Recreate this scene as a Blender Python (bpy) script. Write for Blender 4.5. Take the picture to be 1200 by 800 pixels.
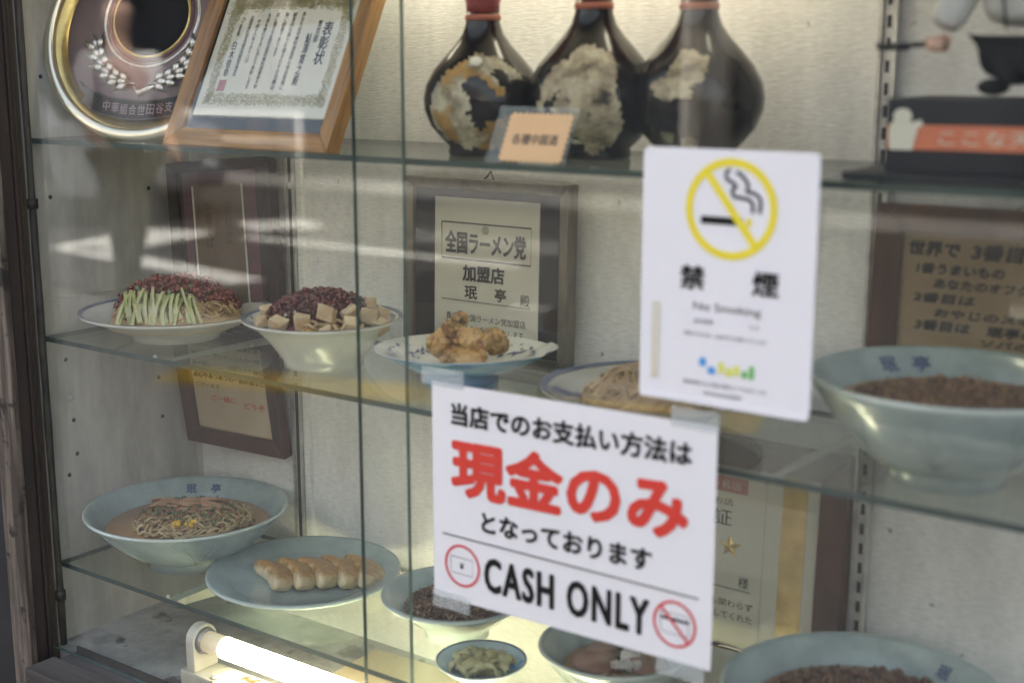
import bpy, bmesh, math, random
from mathutils import Vector, Matrix
from mathutils import noise
from math import sin, cos, pi, radians as R
random.seed(7)
sc = bpy.context.scene
for o in list(bpy.data.objects): bpy.data.objects.remove(o)

# ---------------------------------------------------------------- camera
cam_data = bpy.data.cameras.new('camera'); cam = bpy.data.objects.new('camera', cam_data)
sc.collection.objects.link(cam); sc.camera = cam
cam.location = (0, 0, 1.4); cam.rotation_euler = (R(90 - 11.638), 0, R(36.214))
cam_data.sensor_width = 36; cam_data.lens = 47.34
cam_data.clip_start = .02; cam_data.clip_end = 500
cam_data.dof.use_dof = True; cam_data.dof.focus_distance = 1.66; cam_data.dof.aperture_fstop = 3.4

# ---------------------------------------------------------------- sky, sun, exposure
SUN_EL, SUN_AZ = 52, 25          # sun stands behind the shop, high, so the show window is in its shade
world = bpy.data.worlds.new('World'); sc.world = world; world.use_nodes = True
wn = world.node_tree; sky = wn.nodes.new('ShaderNodeTexSky'); sky.sky_type = 'NISHITA'; sky.sun_disc = False
sky.sun_elevation = R(SUN_EL); sky.sun_rotation = R(SUN_AZ); sky.dust_density = 5; sky.ozone_density = .3; sky.air_density = .8
bg = wn.nodes['Background']; bg.inputs[1].default_value = .15
hs = wn.nodes.new('ShaderNodeHueSaturation'); hs.inputs['Saturation'].default_value = .55   # sky desaturated to take the blue cast out of its light
wn.links.new(sky.outputs[0], hs.inputs['Color']); wn.links.new(hs.outputs[0], bg.inputs[0])
sun_d = bpy.data.lights.new('sun', 'SUN'); sun_d.energy = 2.9; sun_d.angle = R(.5); sun_d.color = (1, .95, .87)
sun = bpy.data.objects.new('sun', sun_d); sc.collection.objects.link(sun)
sd = Vector((sin(R(SUN_AZ)) * cos(R(SUN_EL)), cos(R(SUN_AZ)) * cos(R(SUN_EL)), sin(R(SUN_EL))))
sun.rotation_euler = sd.to_track_quat('Z', 'Y').to_euler(); sun.location = (0, 8, 12)
sc.view_settings.view_transform = 'Standard'; sc.view_settings.look = 'None'
sc.view_settings.exposure = 2.6; sc.view_settings.gamma = 1
sc.cycles.use_denoising = True
sc.cycles.max_bounces = 10; sc.cycles.diffuse_bounces = 5; sc.cycles.glossy_bounces = 5
sc.cycles.transmission_bounces = 6; sc.cycles.transparent_max_bounces = 40
sc.cycles.caustics_reflective = False; sc.cycles.caustics_refractive = False
sc.cycles.sample_clamp_indirect = 6

C = sc.collection
# ---------------------------------------------------------------- materials
def nt(m): return m.node_tree.nodes, m.node_tree.links
def mat(name, col, rough=.6, col2=None, scale=8, stretch=(1, 1, 1), bump=0, bscale=None, metal=0, spec=.5, coat=0, detail=6,
        spots=None, spot_scale=30, spot_lim=.68, mixlo=.35, mixhi=.65, sss=0, seed=0, rvar=0, stain=None):
    m = bpy.data.materials.new(name); m.use_nodes = True; N, L = nt(m); p = N['Principled BSDF']
    p.inputs['Base Color'].default_value = (*col, 1); p.inputs['Roughness'].default_value = rough
    p.inputs['Metallic'].default_value = metal; p.inputs['Specular IOR Level'].default_value = spec
    p.inputs['Coat Weight'].default_value = coat; p.inputs['Coat Roughness'].default_value = .08
    if sss:
        p.inputs['Subsurface Weight'].default_value = sss; p.inputs['Subsurface Scale'].default_value = .01
    tc = N.new('ShaderNodeTexCoord'); mp = N.new('ShaderNodeMapping'); mp.inputs['Scale'].default_value = stretch
    mp.inputs['Location'].default_value = (seed, seed * .7, seed * .3)
    L.new(tc.outputs['Object'], mp.inputs[0])
    out = None
    if col2:
        n = N.new('ShaderNodeTexNoise'); n.inputs['Scale'].default_value = scale; n.inputs['Detail'].default_value = detail
        n.inputs['Roughness'].default_value = .62
        L.new(mp.outputs[0], n.inputs[0])
        r = N.new('ShaderNodeMapRange'); r.inputs[1].default_value = mixlo; r.inputs[2].default_value = mixhi
        L.new(n.outputs[0], r.inputs[0])
        mx = N.new('ShaderNodeMix'); mx.data_type = 'RGBA'; mx.inputs[6].default_value = (*col, 1); mx.inputs[7].default_value = (*col2, 1)
        L.new(r.outputs[0], mx.inputs[0]); out = mx.outputs[2]
        if rvar:
            rr = N.new('ShaderNodeMapRange'); rr.inputs[3].default_value = rough - rvar; rr.inputs[4].default_value = rough + rvar
            L.new(n.outputs[0], rr.inputs[0]); L.new(rr.outputs[0], p.inputs['Roughness'])
    if spots:
        n2 = N.new('ShaderNodeTexNoise'); n2.inputs['Scale'].default_value = spot_scale; n2.inputs['Detail'].default_value = 5
        L.new(tc.outputs['Object'], n2.inputs[0])
        r2 = N.new('ShaderNodeMapRange'); r2.inputs[1].default_value = spot_lim; r2.inputs[2].default_value = spot_lim + .06
        L.new(n2.outputs[0], r2.inputs[0])
        mx2 = N.new('ShaderNodeMix'); mx2.data_type = 'RGBA'; mx2.inputs[6].default_value = (*col, 1); mx2.inputs[7].default_value = (*spots, 1)
        if out: L.new(out, mx2.inputs[6])
        L.new(r2.outputs[0], mx2.inputs[0]); out = mx2.outputs[2]
    if stain:      # large soft grime patches
        n3 = N.new('ShaderNodeTexNoise'); n3.inputs['Scale'].default_value = stain[0]; n3.inputs['Detail'].default_value = 7; n3.inputs['Roughness'].default_value = .7
        m3 = N.new('ShaderNodeMapping'); m3.inputs['Scale'].default_value = stain[2] if len(stain) > 2 else (1, 1, 1); L.new(tc.outputs['Object'], m3.inputs[0]); L.new(m3.outputs[0], n3.inputs[0])
        r3 = N.new('ShaderNodeMapRange'); r3.inputs[1].default_value = .42; r3.inputs[2].default_value = .68; r3.inputs[3].default_value = 1; r3.inputs[4].default_value = stain[1]
        L.new(n3.outputs[0], r3.inputs[0]); mu = N.new('ShaderNodeMix'); mu.data_type = 'RGBA'; mu.blend_type = 'MULTIPLY'; mu.inputs[0].default_value = 1
        mu.inputs[6].default_value = (*col, 1)
        if out: L.new(out, mu.inputs[6])
        L.new(r3.outputs[0], mu.inputs[7]); out = mu.outputs[2]
    if out: L.new(out, p.inputs['Base Color'])
    if bump:
        nb = N.new('ShaderNodeTexNoise'); nb.inputs['Scale'].default_value = bscale or scale * 3; nb.inputs['Detail'].default_value = 6
        L.new(mp.outputs[0], nb.inputs[0]); b = N.new('ShaderNodeBump'); b.inputs['Strength'].default_value = bump
        b.inputs['Distance'].default_value = .002
        L.new(nb.outputs[0], b.inputs['Height']); L.new(b.outputs[0], p.inputs['Normal'])
    return m

def glass_mat(name, tint, dust=.0):
    # thin clear sheet: Fresnel reflection over clear transmission, the same from either side
    m = bpy.data.materials.new(name); m.use_nodes = True; N, L = nt(m); N.remove(N['Principled BSDF']); out = N['Material Output']
    g = N.new('ShaderNodeNewGeometry'); mr = N.new('ShaderNodeMapRange'); mr.inputs[3].default_value = 1.5; mr.inputs[4].default_value = 1 / 1.5
    L.new(g.outputs['Backfacing'], mr.inputs[0]); f = N.new('ShaderNodeFresnel'); L.new(mr.outputs[0], f.inputs['IOR'])
    t = N.new('ShaderNodeBsdfTransparent'); t.inputs[0].default_value = (*tint, 1)
    gl = N.new('ShaderNodeBsdfGlossy'); gl.inputs['Roughness'].default_value = .0
    mx = N.new('ShaderNodeMixShader'); L.new(f.outputs[0], mx.inputs[0]); L.new(t.outputs[0], mx.inputs[1]); L.new(gl.outputs[0], mx.inputs[2])
    last = mx
    if dust:
        d = N.new('ShaderNodeBsdfDiffuse'); d.inputs[0].default_value = (.7, .7, .68, 1)
        tc = N.new('ShaderNodeTexCoord'); n = N.new('ShaderNodeTexNoise'); n.inputs['Scale'].default_value = 9; n.inputs['Detail'].default_value = 8
        L.new(tc.outputs['Object'], n.inputs[0]); r = N.new('ShaderNodeMapRange'); r.inputs[1].default_value = .4; r.inputs[2].default_value = .8
        r.inputs[3].default_value = dust * .4; r.inputs[4].default_value = dust * 2; L.new(n.outputs[0], r.inputs[0])
        mx2 = N.new('ShaderNodeMixShader'); L.new(r.outputs[0], mx2.inputs[0]); L.new(mx.outputs[0], mx2.inputs[1]); L.new(d.outputs[0], mx2.inputs[2])
        last = mx2
    L.new(last.outputs[0], out.inputs[0])
    return m
def emit_mat(name, col, s):
    m = bpy.data.materials.new(name); m.use_nodes = True; N, L = nt(m); p = N['Principled BSDF']
    p.inputs['Emission Color'].default_value = (*col, 1); p.inputs['Emission Strength'].default_value = s
    p.inputs['Base Color'].default_value = (.45, .42, .34, 1)
    return m

M = {}
M['wallpaper'] = mat('wallpaper', (.80, .80, .775), .85, (.64, .64, .615), 90, (1, 1, 6), .4, 110, spots=(.34, .31, .26), spot_scale=60, spot_lim=.715, mixlo=.36, mixhi=.66, detail=9, stain=(9, .80, (1.6, 1, .5)))
M['side_paint'] = mat('side_paint', (.52, .495, .445), .75, (.44, .42, .375), 20, (1, 2, .22), .3, 20, spots=(.44, .42, .38), spot_scale=60, spot_lim=.70, stain=(10, .62, (1, 1, .4)))
M['case_floor'] = mat('case_floor', (.24, .24, .235), .5, (.46, .455, .44), 8, (1, 1, 1), .25, 60, spots=(.16, .15, .135), spot_scale=26, spot_lim=.62, rvar=.12, stain=(14, .5))
M['case_top'] = mat('case_top', (.75, .72, .65), .8, (.35, .33, .28), 8)
M['weathered'] = mat('weathered', (.050, .037, .028), .85, (.17, .14, .112), 70, (1, 1, .06), .8, 30, spots=(.02, .016, .013), spot_scale=34, spot_lim=.6, mixlo=.42, mixhi=.58, stain=(16, .4, (1, 1, .25)))
M['brown_post'] = mat('brown_post', (.030, .019, .014), .75, (.014, .010, .008), 80, (1, 1, .08), .6, 40, spots=(.30, .27, .24), spot_scale=120, spot_lim=.73)
M['olive'] = mat('olive', (.095, .082, .052), .6, (.055, .047, .030), 16, (1, 1, .15), .3, 40)
M['conduit'] = mat('conduit', (.016, .014, .012), .6, (.06, .053, .045), 50, (1, 1, .5), .5, 90)
M['sill'] = mat('sill', (.030, .027, .024), .75, (.10, .093, .086), 12, (.12, 1, 1), .8, 60, spots=(.45, .43, .40), spot_scale=70, spot_lim=.70)
M['void_shade'] = mat('void_shade', (.012, .012, .014), .8, (.02, .02, .022), 6)  # near-black colour imitates the shade of a recess
M['galv'] = mat('galv', (.62, .61, .58), .42, (.42, .41, .38), 60, bump=.15, metal=.55)
M['black'] = mat('black', (.015, .015, .016), .5, (.025, .025, .026), 40)
M['glass'] = glass_mat('glass', (.975, .985, .975), .005)
M['shelf_glass'] = glass_mat('shelf_glass', (.93, .96, .93), .006)
M['frame_glass'] = glass_mat('frame_glass', (.99, .99, .99), .0)
M['glass_edge'] = mat('glass_edge', (.014, .034, .030), .3, (.028, .060, .052), 60, (.3, 1, 1))
M['pane_edge'] = mat('pane_edge', (.10, .155, .14), .3, (.05, .09, .08), 90, (1, 1, .3))
M['celadon'] = mat('celadon', (.39, .475, .465), .20, (.34, .42, .41), 9, coat=.4, bump=.05, bscale=60, stain=(22, .80), spots=(.20, .22, .19), spot_scale=90, spot_lim=.735)
M['celadon_rim'] = mat('celadon_rim', (.58, .64, .59), .25, (.42, .50, .46), 25, coat=.4)
M['porcelain'] = mat('porcelain', (.66, .65, .59), .24, (.58, .57, .51), 14, coat=.3, stain=(25, .88))
M['plate_inner'] = mat('plate_inner', (.42, .41, .36), .25, (.36, .35, .31), 10, coat=.4)
M['blue_band'] = mat('blue_band', (.07, .09, .16), .3, (.14, .16, .24), 60)
M['sky_blue'] = mat('sky_blue', (.07, .26, .46), .25, (.05, .20, .38), 20, coat=.5)
M['foot_blue'] = mat('foot_blue', (.05, .22, .42), .3, (.04, .16, .32), 20, coat=.4)
M['pale_glaze'] = mat('pale_glaze', (.50, .60, .63), .22, (.44, .54, .58), 20, coat=.3)
M['indigo'] = mat('indigo', (.06, .075, .16), .4, (.14, .16, .26), 70)
M['ink'] = mat('ink', (.010, .010, .010), .7, (.016, .016, .016), 50, spec=.2)
M['ink_soft'] = mat('ink_soft', (.045, .042, .04), .7, (.11, .10, .09), 50)
M['red'] = mat('red', (.64, .045, .028), .6, (.58, .038, .024), 30)
M['red_ring'] = mat('red_ring', (.62, .05, .06), .6, (.56, .04, .05), 30)
M['yellow'] = mat('yellow', (.78, .66, .03), .5, (.74, .62, .03), 30)
M['sign_white'] = mat('sign_white', (.76, .76, .79), .4, (.73, .73, .76), 3, bump=.2, bscale=12, coat=.2)
M['paper_white'] = mat('paper_white', (.76, .76, .78), .42, (.72, .72, .74), 5, bump=.5, bscale=14, coat=.15)
M['seal'] = mat('seal', (.5, .22, .20), .7, (.4, .16, .15), 200)
M['wood'] = mat('wood', (.38, .20, .05), .36, (.17, .075, .02), 130, (.06, 1, 1), .12, 60, coat=.15)
M['wood_v'] = mat('wood_v', (.38, .20, .05), .36, (.17, .075, .02), 130, (1, 1, .06), .12, 60, coat=.15)
M['dark_wood'] = mat('dark_wood', (.085, .030, .010), .4, (.040, .013, .005), 22, (1, 1, .3), .15, 60, coat=.2)
M['gold_paper'] = mat('gold_paper', (.34, .32, .16), .6, (.60, .58, .46), 130, detail=3, mixlo=.46, mixhi=.54)
M['faded'] = mat('faded', (.12, .085, .055), .8, (.10, .07, .045), 30)
M['cream'] = mat('cream', (.66, .64, .52), .7, (.60, .58, .47), 10)
M['cert_cream'] = mat('cert_cream', (.74, .73, .62), .7, (.69, .68, .57), 10)
M['kraft'] = mat('kraft', (.36, .26, .14), .75, (.29, .205, .11), 14, spots=(.33, .23, .12), spot_scale=40, spot_lim=.62)
M['kraft_dim'] = mat('kraft_dim', (.20, .14, .085), .8, (.15, .105, .065), 14)
M['tan_paper'] = mat('tan_paper', (.60, .49, .32), .75, (.52, .41, .26), 14)
M['slate_mat'] = mat('slate_mat', (.010, .010, .014), .85, (.007, .007, .010), 30, spec=.2)
M['umber'] = mat('umber', (.035, .022, .020), .6, (.022, .014, .013), 30)
M['pink_mat'] = mat('pink_mat', (.15, .07, .08), .8, (.12, .055, .062), 30)
M['silver_frame'] = mat('silver_frame', (.27, .25, .205), .34, (.17, .155, .125), 30, (1, 1, .3), metal=.75)
M['gold'] = mat('gold', (.62, .47, .18), .28, (.45, .33, .12), 40, metal=.9)
M['champagne'] = mat('champagne', (.80, .76, .62), .3, (.66, .61, .47), 8, metal=.95)
M['silver'] = mat('silver', (.78, .76, .72), .36, (.5, .48, .45), 60, metal=.95)
M['mauve'] = mat('mauve', (.26, .19, .215), .35, (.20, .15, .175), 3, coat=.3)
M['bottle'] = mat('bottle', (.008, .007, .007), .16, (.013, .009, .008), 10, coat=.1, spec=.35)
M['red_seal'] = mat('red_seal', (.34, .06, .05), .45, (.24, .045, .04), 25, coat=.2)
M['label_a'] = mat('label_a', (.54, .49, .34), .85, (.20, .16, .09), 48, bump=.8, bscale=80, spots=(.36, .21, .06), spot_scale=22, spot_lim=.50, mixlo=.40, mixhi=.62, stain=(60, .6))
M['label_b'] = mat('label_b', (.52, .45, .30), .85, (.24, .19, .11), 50, bump=.8, bscale=80, spots=(.07, .06, .045), spot_scale=55, spot_lim=.60, mixlo=.40, mixhi=.66, stain=(50, .7))
M['band_rust'] = mat('band_rust', (.42, .13, .07), .5, (.33, .09, .05), 60)
M['peach'] = mat('peach', (.80, .52, .29), .7, (.74, .47, .25), 12)
M['tape'] = bpy.data.materials.new('tape')
def _tape(m, lo=.10, hi=.42):
    m.use_nodes = True; N, L = nt(m); p = N['Principled BSDF']; p.inputs['Base Color'].default_value = (.62, .68, .68, 1); p.inputs['Roughness'].default_value = .45
    t = N.new('ShaderNodeBsdfTransparent'); mx = N.new('ShaderNodeMixShader'); n = N.new('ShaderNodeTexNoise'); n.inputs['Scale'].default_value = 120
    r = N.new('ShaderNodeMapRange'); r.inputs[3].default_value = lo; r.inputs[4].default_value = hi; L.new(n.outputs[0], r.inputs[0]); L.new(r.outputs[0], mx.inputs[0])
    L.new(t.outputs[0], mx.inputs[1]); L.new(p.outputs[0], mx.inputs[2]); L.new(mx.outputs[0], N['Material Output'].inputs[0])
_tape(M['tape']); M['acrylic'] = bpy.data.materials.new('acrylic'); _tape(M['acrylic'], .08, .2)
M['noodle'] = mat('noodle', (.46, .32, .16), .4, (.33, .21, .10), 60, coat=.2)
M['noodle_pale'] = mat('noodle_pale', (.52, .37, .19), .4, (.38, .27, .15), 60, coat=.2)
M['mince'] = mat('mince', (.23, .034, .02), .25, (.09, .016, .012), 90, coat=.4, bump=.3)
M['mince_dark'] = mat('mince_dark', (.15, .026, .026), .25, (.055, .012, .014), 90, coat=.3, bump=.3)
M['cucumber'] = mat('cucumber', (.50, .48, .26), .35, (.40, .42, .18), 30, coat=.3)
M['cucumber_skin'] = mat('cucumber_skin', (.04, .19, .08), .3, (.08, .28, .12), 40, coat=.4)
M['tofu'] = mat('tofu', (.60, .51, .35), .5, (.38, .25, .12), 40, sss=.1, spots=(.50, .33, .15), spot_scale=70, spot_lim=.62)
M['corn'] = mat('corn', (.80, .50, .03), .3, (.68, .42, .03), 60, coat=.4)
M['broth'] = mat('broth', (.46, .25, .10), .4, (.32, .165, .06), 22, coat=.6)
M['pork'] = mat('pork', (.40, .24, .13), .4, (.24, .12, .06), 45, coat=.2)
M['sprout'] = mat('sprout', (.56, .43, .22), .35, (.33, .25, .12), 50, coat=.4)
M['leek'] = mat('leek', (.06, .10, .035), .4, (.11, .16, .06), 50, coat=.4)
M['menma'] = mat('menma', (.33, .19, .08), .4, (.22, .12, .05), 60)
M['chicken'] = mat('chicken', (.60, .38, .14), .42, (.42, .21, .06), 60, bump=.8, bscale=260, coat=.2, sss=.08, spots=(.26, .11, .05), spot_scale=90, spot_lim=.58)
M['rice'] = mat('rice', (.19, .10, .05), .4, (.09, .045, .025), 60, coat=.25)
M['rice_light'] = mat('rice_light', (.44, .30, .19), .45, (.30, .19, .11), 60, coat=.2)
M['pickle'] = mat('pickle', (.48, .45, .24), .3, (.38, .33, .15), 40, coat=.5, sss=.15, bump=.3, bscale=60)
M['chashu'] = mat('chashu', (.40, .24, .18), .4, (.30, .15, .10), 28, coat=.2)
M['naruto'] = mat('naruto', (.75, .72, .68), .5, (.68, .64, .6), 20)
def gyoza_mat():
    m = mat('gyoza_skin', (.66, .58, .40), .4, (.58, .48, .29), 40, coat=.2, sss=.15, bump=.25, bscale=60); N, L = nt(m)
    p = N['Principled BSDF']; src = p.inputs['Base Color'].links[0].from_socket
    tc = N.new('ShaderNodeTexCoord'); sx = N.new('ShaderNodeSeparateXYZ'); L.new(tc.outputs['Object'], sx.inputs[0])
    n = N.new('ShaderNodeTexNoise'); n.inputs['Scale'].default_value = 70; n.inputs['Detail'].default_value = 5; L.new(tc.outputs['Object'], n.inputs[0])
    a = N.new('ShaderNodeMath'); a.operation = 'MULTIPLY_ADD'; a.inputs[1].default_value = .030; L.new(n.outputs[0], a.inputs[0]); L.new(sx.outputs['Z'], a.inputs[2])
    r = N.new('ShaderNodeMapRange'); r.inputs[1].default_value = .0270; r.inputs[2].default_value = .0350; L.new(a.outputs[0], r.inputs[0])
    mx = N.new('ShaderNodeMix'); mx.data_type = 'RGBA'; L.new(src, mx.inputs[6]); L.new(r.outputs[0], mx.inputs[0])
    n3 = N.new('ShaderNodeTexNoise'); n3.inputs['Scale'].default_value = 150; L.new(tc.outputs['Object'], n3.inputs[0])
    cr = N.new('ShaderNodeMix'); cr.data_type = 'RGBA'; cr.inputs[6].default_value = (.58, .37, .13, 1); cr.inputs[7].default_value = (.24, .10, .025, 1); L.new(n3.outputs[0], cr.inputs[0])
    L.new(cr.outputs[2], mx.inputs[7]); L.new(mx.outputs[2], p.inputs['Base Color']); return m
M['gyoza'] = gyoza_mat()
M['lamp_paint'] = mat('lamp_paint', (.60, .58, .50), .4, (.50, .48, .40), 20, spots=(.20, .08, .03), spot_scale=34, spot_lim=.62, bump=.15)
M['socket'] = mat('socket', (.32, .31, .33), .35, (.22, .21, .23), 40, metal=.6)
M['tube_lit'] = emit_mat('tube_lit', (1, .90, .62), 4.6)
M['tube_end'] = emit_mat('tube_end', (1, .78, .45), .07)
M['tube_top'] = emit_mat('tube_top', (1, .90, .68), 3.6)
M['coat_white'] = mat('coat_white', (.55, .55, .52), .7, (.44, .44, .41), 20, bump=.2)
M['trouser'] = mat('trouser', (.008, .008, .009), .7, (.014, .014, .015), 20, spec=.2)
M['skin'] = mat('skin', (.55, .36, .27), .5, (.48, .30, .22), 20, sss=.1)
M['orange'] = mat('orange', (.62, .19, .09), .6, (.56, .16, .08), 20)
M['plinth'] = mat('plinth', (.020, .021, .025), .6, (.014, .015, .018), 14, spec=.3)
M['asphalt'] = mat('asphalt', (.034, .033, .032), .95, (.055, .053, .05), 30, bump=.3, spec=.12)
M['paving'] = mat('paving', (.24, .23, .215), .88, (.18, .172, .16), 9, bump=.2)
M['kerb'] = mat('kerb', (.33, .32, .30), .8, (.25, .24, .22), 9)
M['road_paint'] = mat('road_paint', (.78, .77, .72), .7, (.5, .49, .45), 30)
M['tactile'] = mat('tactile', (.75, .50, .05), .7, (.62, .40, .04), 20)
M['facade_a'] = mat('facade_a', (.48, .43, .37), .8, (.40, .36, .31), 2)
M['facade_b'] = mat('facade_b', (.58, .55, .50), .8, (.5, .48, .44), 2)
M['facade_c'] = mat('facade_c', (.16, .13, .12), .8, (.12, .10, .09), 2)
M['window'] = mat('window', (.015, .018, .022), .12, (.02, .025, .03), 2, spec=.15)
M['shop_wall'] = mat('shop_wall', (.10, .085, .07), .8, (.06, .05, .045), 6, (1, 1, .2), .4)
M['car_paint'] = mat('car_paint', (.20, .21, .22), .3, (.18, .19, .20), 4, coat=.6, metal=.3)
M['tyre'] = mat('tyre', (.015, .015, .015), .8, (.025, .025, .025), 30)
M['tail_red'] = emit_mat('tail_red', (1, .05, .03), 2.4)
M['head_lamp'] = mat('head_lamp', (.7, .7, .68), .1, (.6, .6, .6), 10)
M['shirt'] = mat('shirt', (.72, .72, .70), .8, (.62, .62, .60), 10)
M['hair'] = mat('hair', (.02, .015, .012), .5, (.03, .025, .02), 50)
M['green_print'] = mat('green_print', (.18, .5, .14), .6, (.15, .45, .12), 20)
M['blue_print'] = mat('blue_print', (.08, .34, .72), .6, (.07, .3, .66), 20)
M['lime_print'] = mat('lime_print', (.70, .72, .14), .6, (.65, .68, .12), 20)
M['aged_tape'] = mat('aged_tape', (.62, .60, .50), .6, (.58, .54, .44), 40)

# ---------------------------------------------------------------- builders
class MB:
    """collects shapes and links them as one mesh object"""
    def __init__(s): s.v = []; s.f = []; s.mi = []; s.sm = []
    def add(s, v, f, mi=0, smooth=False, T=None):
        b = len(s.v)
        s.v += [tuple(T @ Vector(p)) for p in v] if T else [tuple(p) for p in v]
        s.f += [tuple(i + b for i in q) for q in f]; s.mi += [mi] * len(f); s.sm += [smooth] * len(f); return s
    def box(s, x0, x1, y0, y1, z0, z1, mi=0, T=None, mis=None):
        v = [(x0, y0, z0), (x1, y0, z0), (x1, y1, z0), (x0, y1, z0), (x0, y0, z1), (x1, y0, z1), (x1, y1, z1), (x0, y1, z1)]
        f = [(0, 3, 2, 1), (4, 5, 6, 7), (0, 1, 5, 4), (1, 2, 6, 5), (2, 3, 7, 6), (3, 0, 4, 7)]   # bottom top front right back left
        s.add(v, f, mi, False, T)
        if mis:
            for k in range(6): s.mi[-6 + k] = mis[k]
        return s
    def lathe(s, prof, n=48, mi=0, T=None, cap=True, sx=1, sy=1):
        v = []; f = []
        for (r, z) in prof:
            for k in range(n):
                a = 2 * pi * k / n; v.append((r * cos(a) * sx, r * sin(a) * sy, z))
        for i in range(len(prof) - 1):
            for k in range(n):
                k2 = (k + 1) % n; f.append((i * n + k, i * n + k2, (i + 1) * n + k2, (i + 1) * n + k))
        if cap and prof[0][0] > 1e-6: f.append(tuple(range(n))[::-1])
        if cap and prof[-1][0] > 1e-6: f.append(tuple((len(prof) - 1) * n + k for k in range(n)))
        return s.add(v, f, mi, True, T)
    def tube(s, pts, r, n=6, mi=0, T=None, cap=True):
        rs = r if isinstance(r, (list, tuple)) else [r] * len(pts)
        v = []; f = []; P = [Vector(p) for p in pts]; up = None
        for i, p in enumerate(P):
            d = (P[min(i + 1, len(P) - 1)] - P[max(i - 1, 0)])
            if d.length < 1e-9: d = Vector((0, 0, 1))
            d.normalize()
            if up is None: up = d.orthogonal().normalized()
            up = (up - d * up.dot(d)); up = up.normalized() if up.length > 1e-6 else d.orthogonal().normalized()
            w = d.cross(up)
            for k in range(n):
                a = 2 * pi * k / n; v.append(p + (up * cos(a) + w * sin(a)) * rs[i])
        for i in range(len(P) - 1):
            for k in range(n):
                k2 = (k + 1) % n; f.append((i * n + k, i * n + k2, (i + 1) * n + k2, (i + 1) * n + k))
        if cap: f.append(tuple(range(n))[::-1]); f.append(tuple((len(P) - 1) * n + k for k in range(n)))
        return s.add(v, f, mi, True, T)
    def prism(s, poly, y0, y1, mi=0, T=None, smooth=False):
        """outline in x,z extruded from y0 (front) to y1"""
        n = len(poly); v = [(x, y0, z) for x, z in poly] + [(x, y1, z) for x, z in poly]
        f = [tuple(range(n)), tuple(range(2 * n - 1, n - 1, -1))] + [(i, i + n, (i + 1) % n + n, (i + 1) % n) for i in range(n)]
        return s.add(v, f, mi, smooth, T)
    def blob(s, c, r, mi=0, rnd=.25, squash=(1, 1, 1), rot=None):
        g = (1 + 5 ** .5) / 2
        vs = [(-1, g, 0), (1, g, 0), (-1, -g, 0), (1, -g, 0), (0, -1, g), (0, 1, g), (0, -1, -g), (0, 1, -g), (g, 0, -1), (g, 0, 1), (-g, 0, -1), (-g, 0, 1)]
        fs = [(0, 11, 5), (0, 5, 1), (0, 1, 7), (0, 7, 10), (0, 10, 11), (1, 5, 9), (5, 11, 4), (11, 10, 2), (10, 7, 6), (7, 1, 8), (3, 9, 4), (3, 4, 2), (3, 2, 6), (3, 6, 8), (3, 8, 9), (4, 9, 5), (2, 4, 11), (6, 2, 10), (8, 6, 7), (9, 8, 1)]
        rot = rot or Matrix.Rotation(random.random() * 6.3, 3, Vector((random.random(), random.random(), random.random() + .1)).normalized())
        out = []
        for p in vs:
            q = Vector(p).normalized() * (r * (1 + random.uniform(-rnd, rnd))); q = Vector((q.x * squash[0], q.y * squash[1], q.z * squash[2]))
            out.append(Vector(c) + rot @ q)
        return s.add(out, fs, mi, True)
    def build(s, name, mats, parent=None, loc=(0, 0, 0), rot=(0, 0, 0), bevel=0, subs=0, kind=None, fixn=True):
        me = bpy.data.meshes.new(name); me.from_pydata(s.v, [], s.f)
        if not isinstance(mats, (list, tuple)): mats = [mats]
        for m in mats: me.materials.append(M[m] if isinstance(m, str) else m)
        me.polygons.foreach_set('material_index', s.mi); me.polygons.foreach_set('use_smooth', s.sm)
        if fixn or bevel or subs:
            bm = bmesh.new(); bm.from_mesh(me)
            if fixn: bmesh.ops.recalc_face_normals(bm, faces=bm.faces)
            if bevel: bmesh.ops.bevel(bm, geom=[e for e in bm.edges if e.calc_face_angle(0) > .6], offset=bevel, segments=2, affect='EDGES', profile=.6)
            bm.to_mesh(me); bm.free()
        me.update()
        o = bpy.data.objects.new(name, me); C.objects.link(o); o.location = loc; o.rotation_euler = rot
        if parent: o.parent = parent
        if subs:
            md = o.modifiers.new('sub', 'SUBSURF'); md.levels = subs; md.render_levels = subs
        if kind: o['kind'] = kind
        return o

def tag(o, label=None, cat=None, group=None, kind=None):
    if label: o['label'] = label
    if cat: o['category'] = cat
    if group: o['group'] = group
    if kind: o['kind'] = kind
    return o
def thing(name, label, cat, loc=(0, 0, 0), rot=(0, 0, 0), group=None):
    o = bpy.data.objects.new(name, None); C.objects.link(o); o.location = loc; o.rotation_euler = rot; o.empty_display_size = .02
    return tag(o, label, cat, group)
def share(src, name, parent, loc=(0, 0, 0), rot=(0, 0, 0), scale=(1, 1, 1)):
    o = src.copy(); C.objects.link(o); o.parent = parent; o.location = loc; o.rotation_euler = rot; o.scale = scale; o.name = name
    return o

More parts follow.
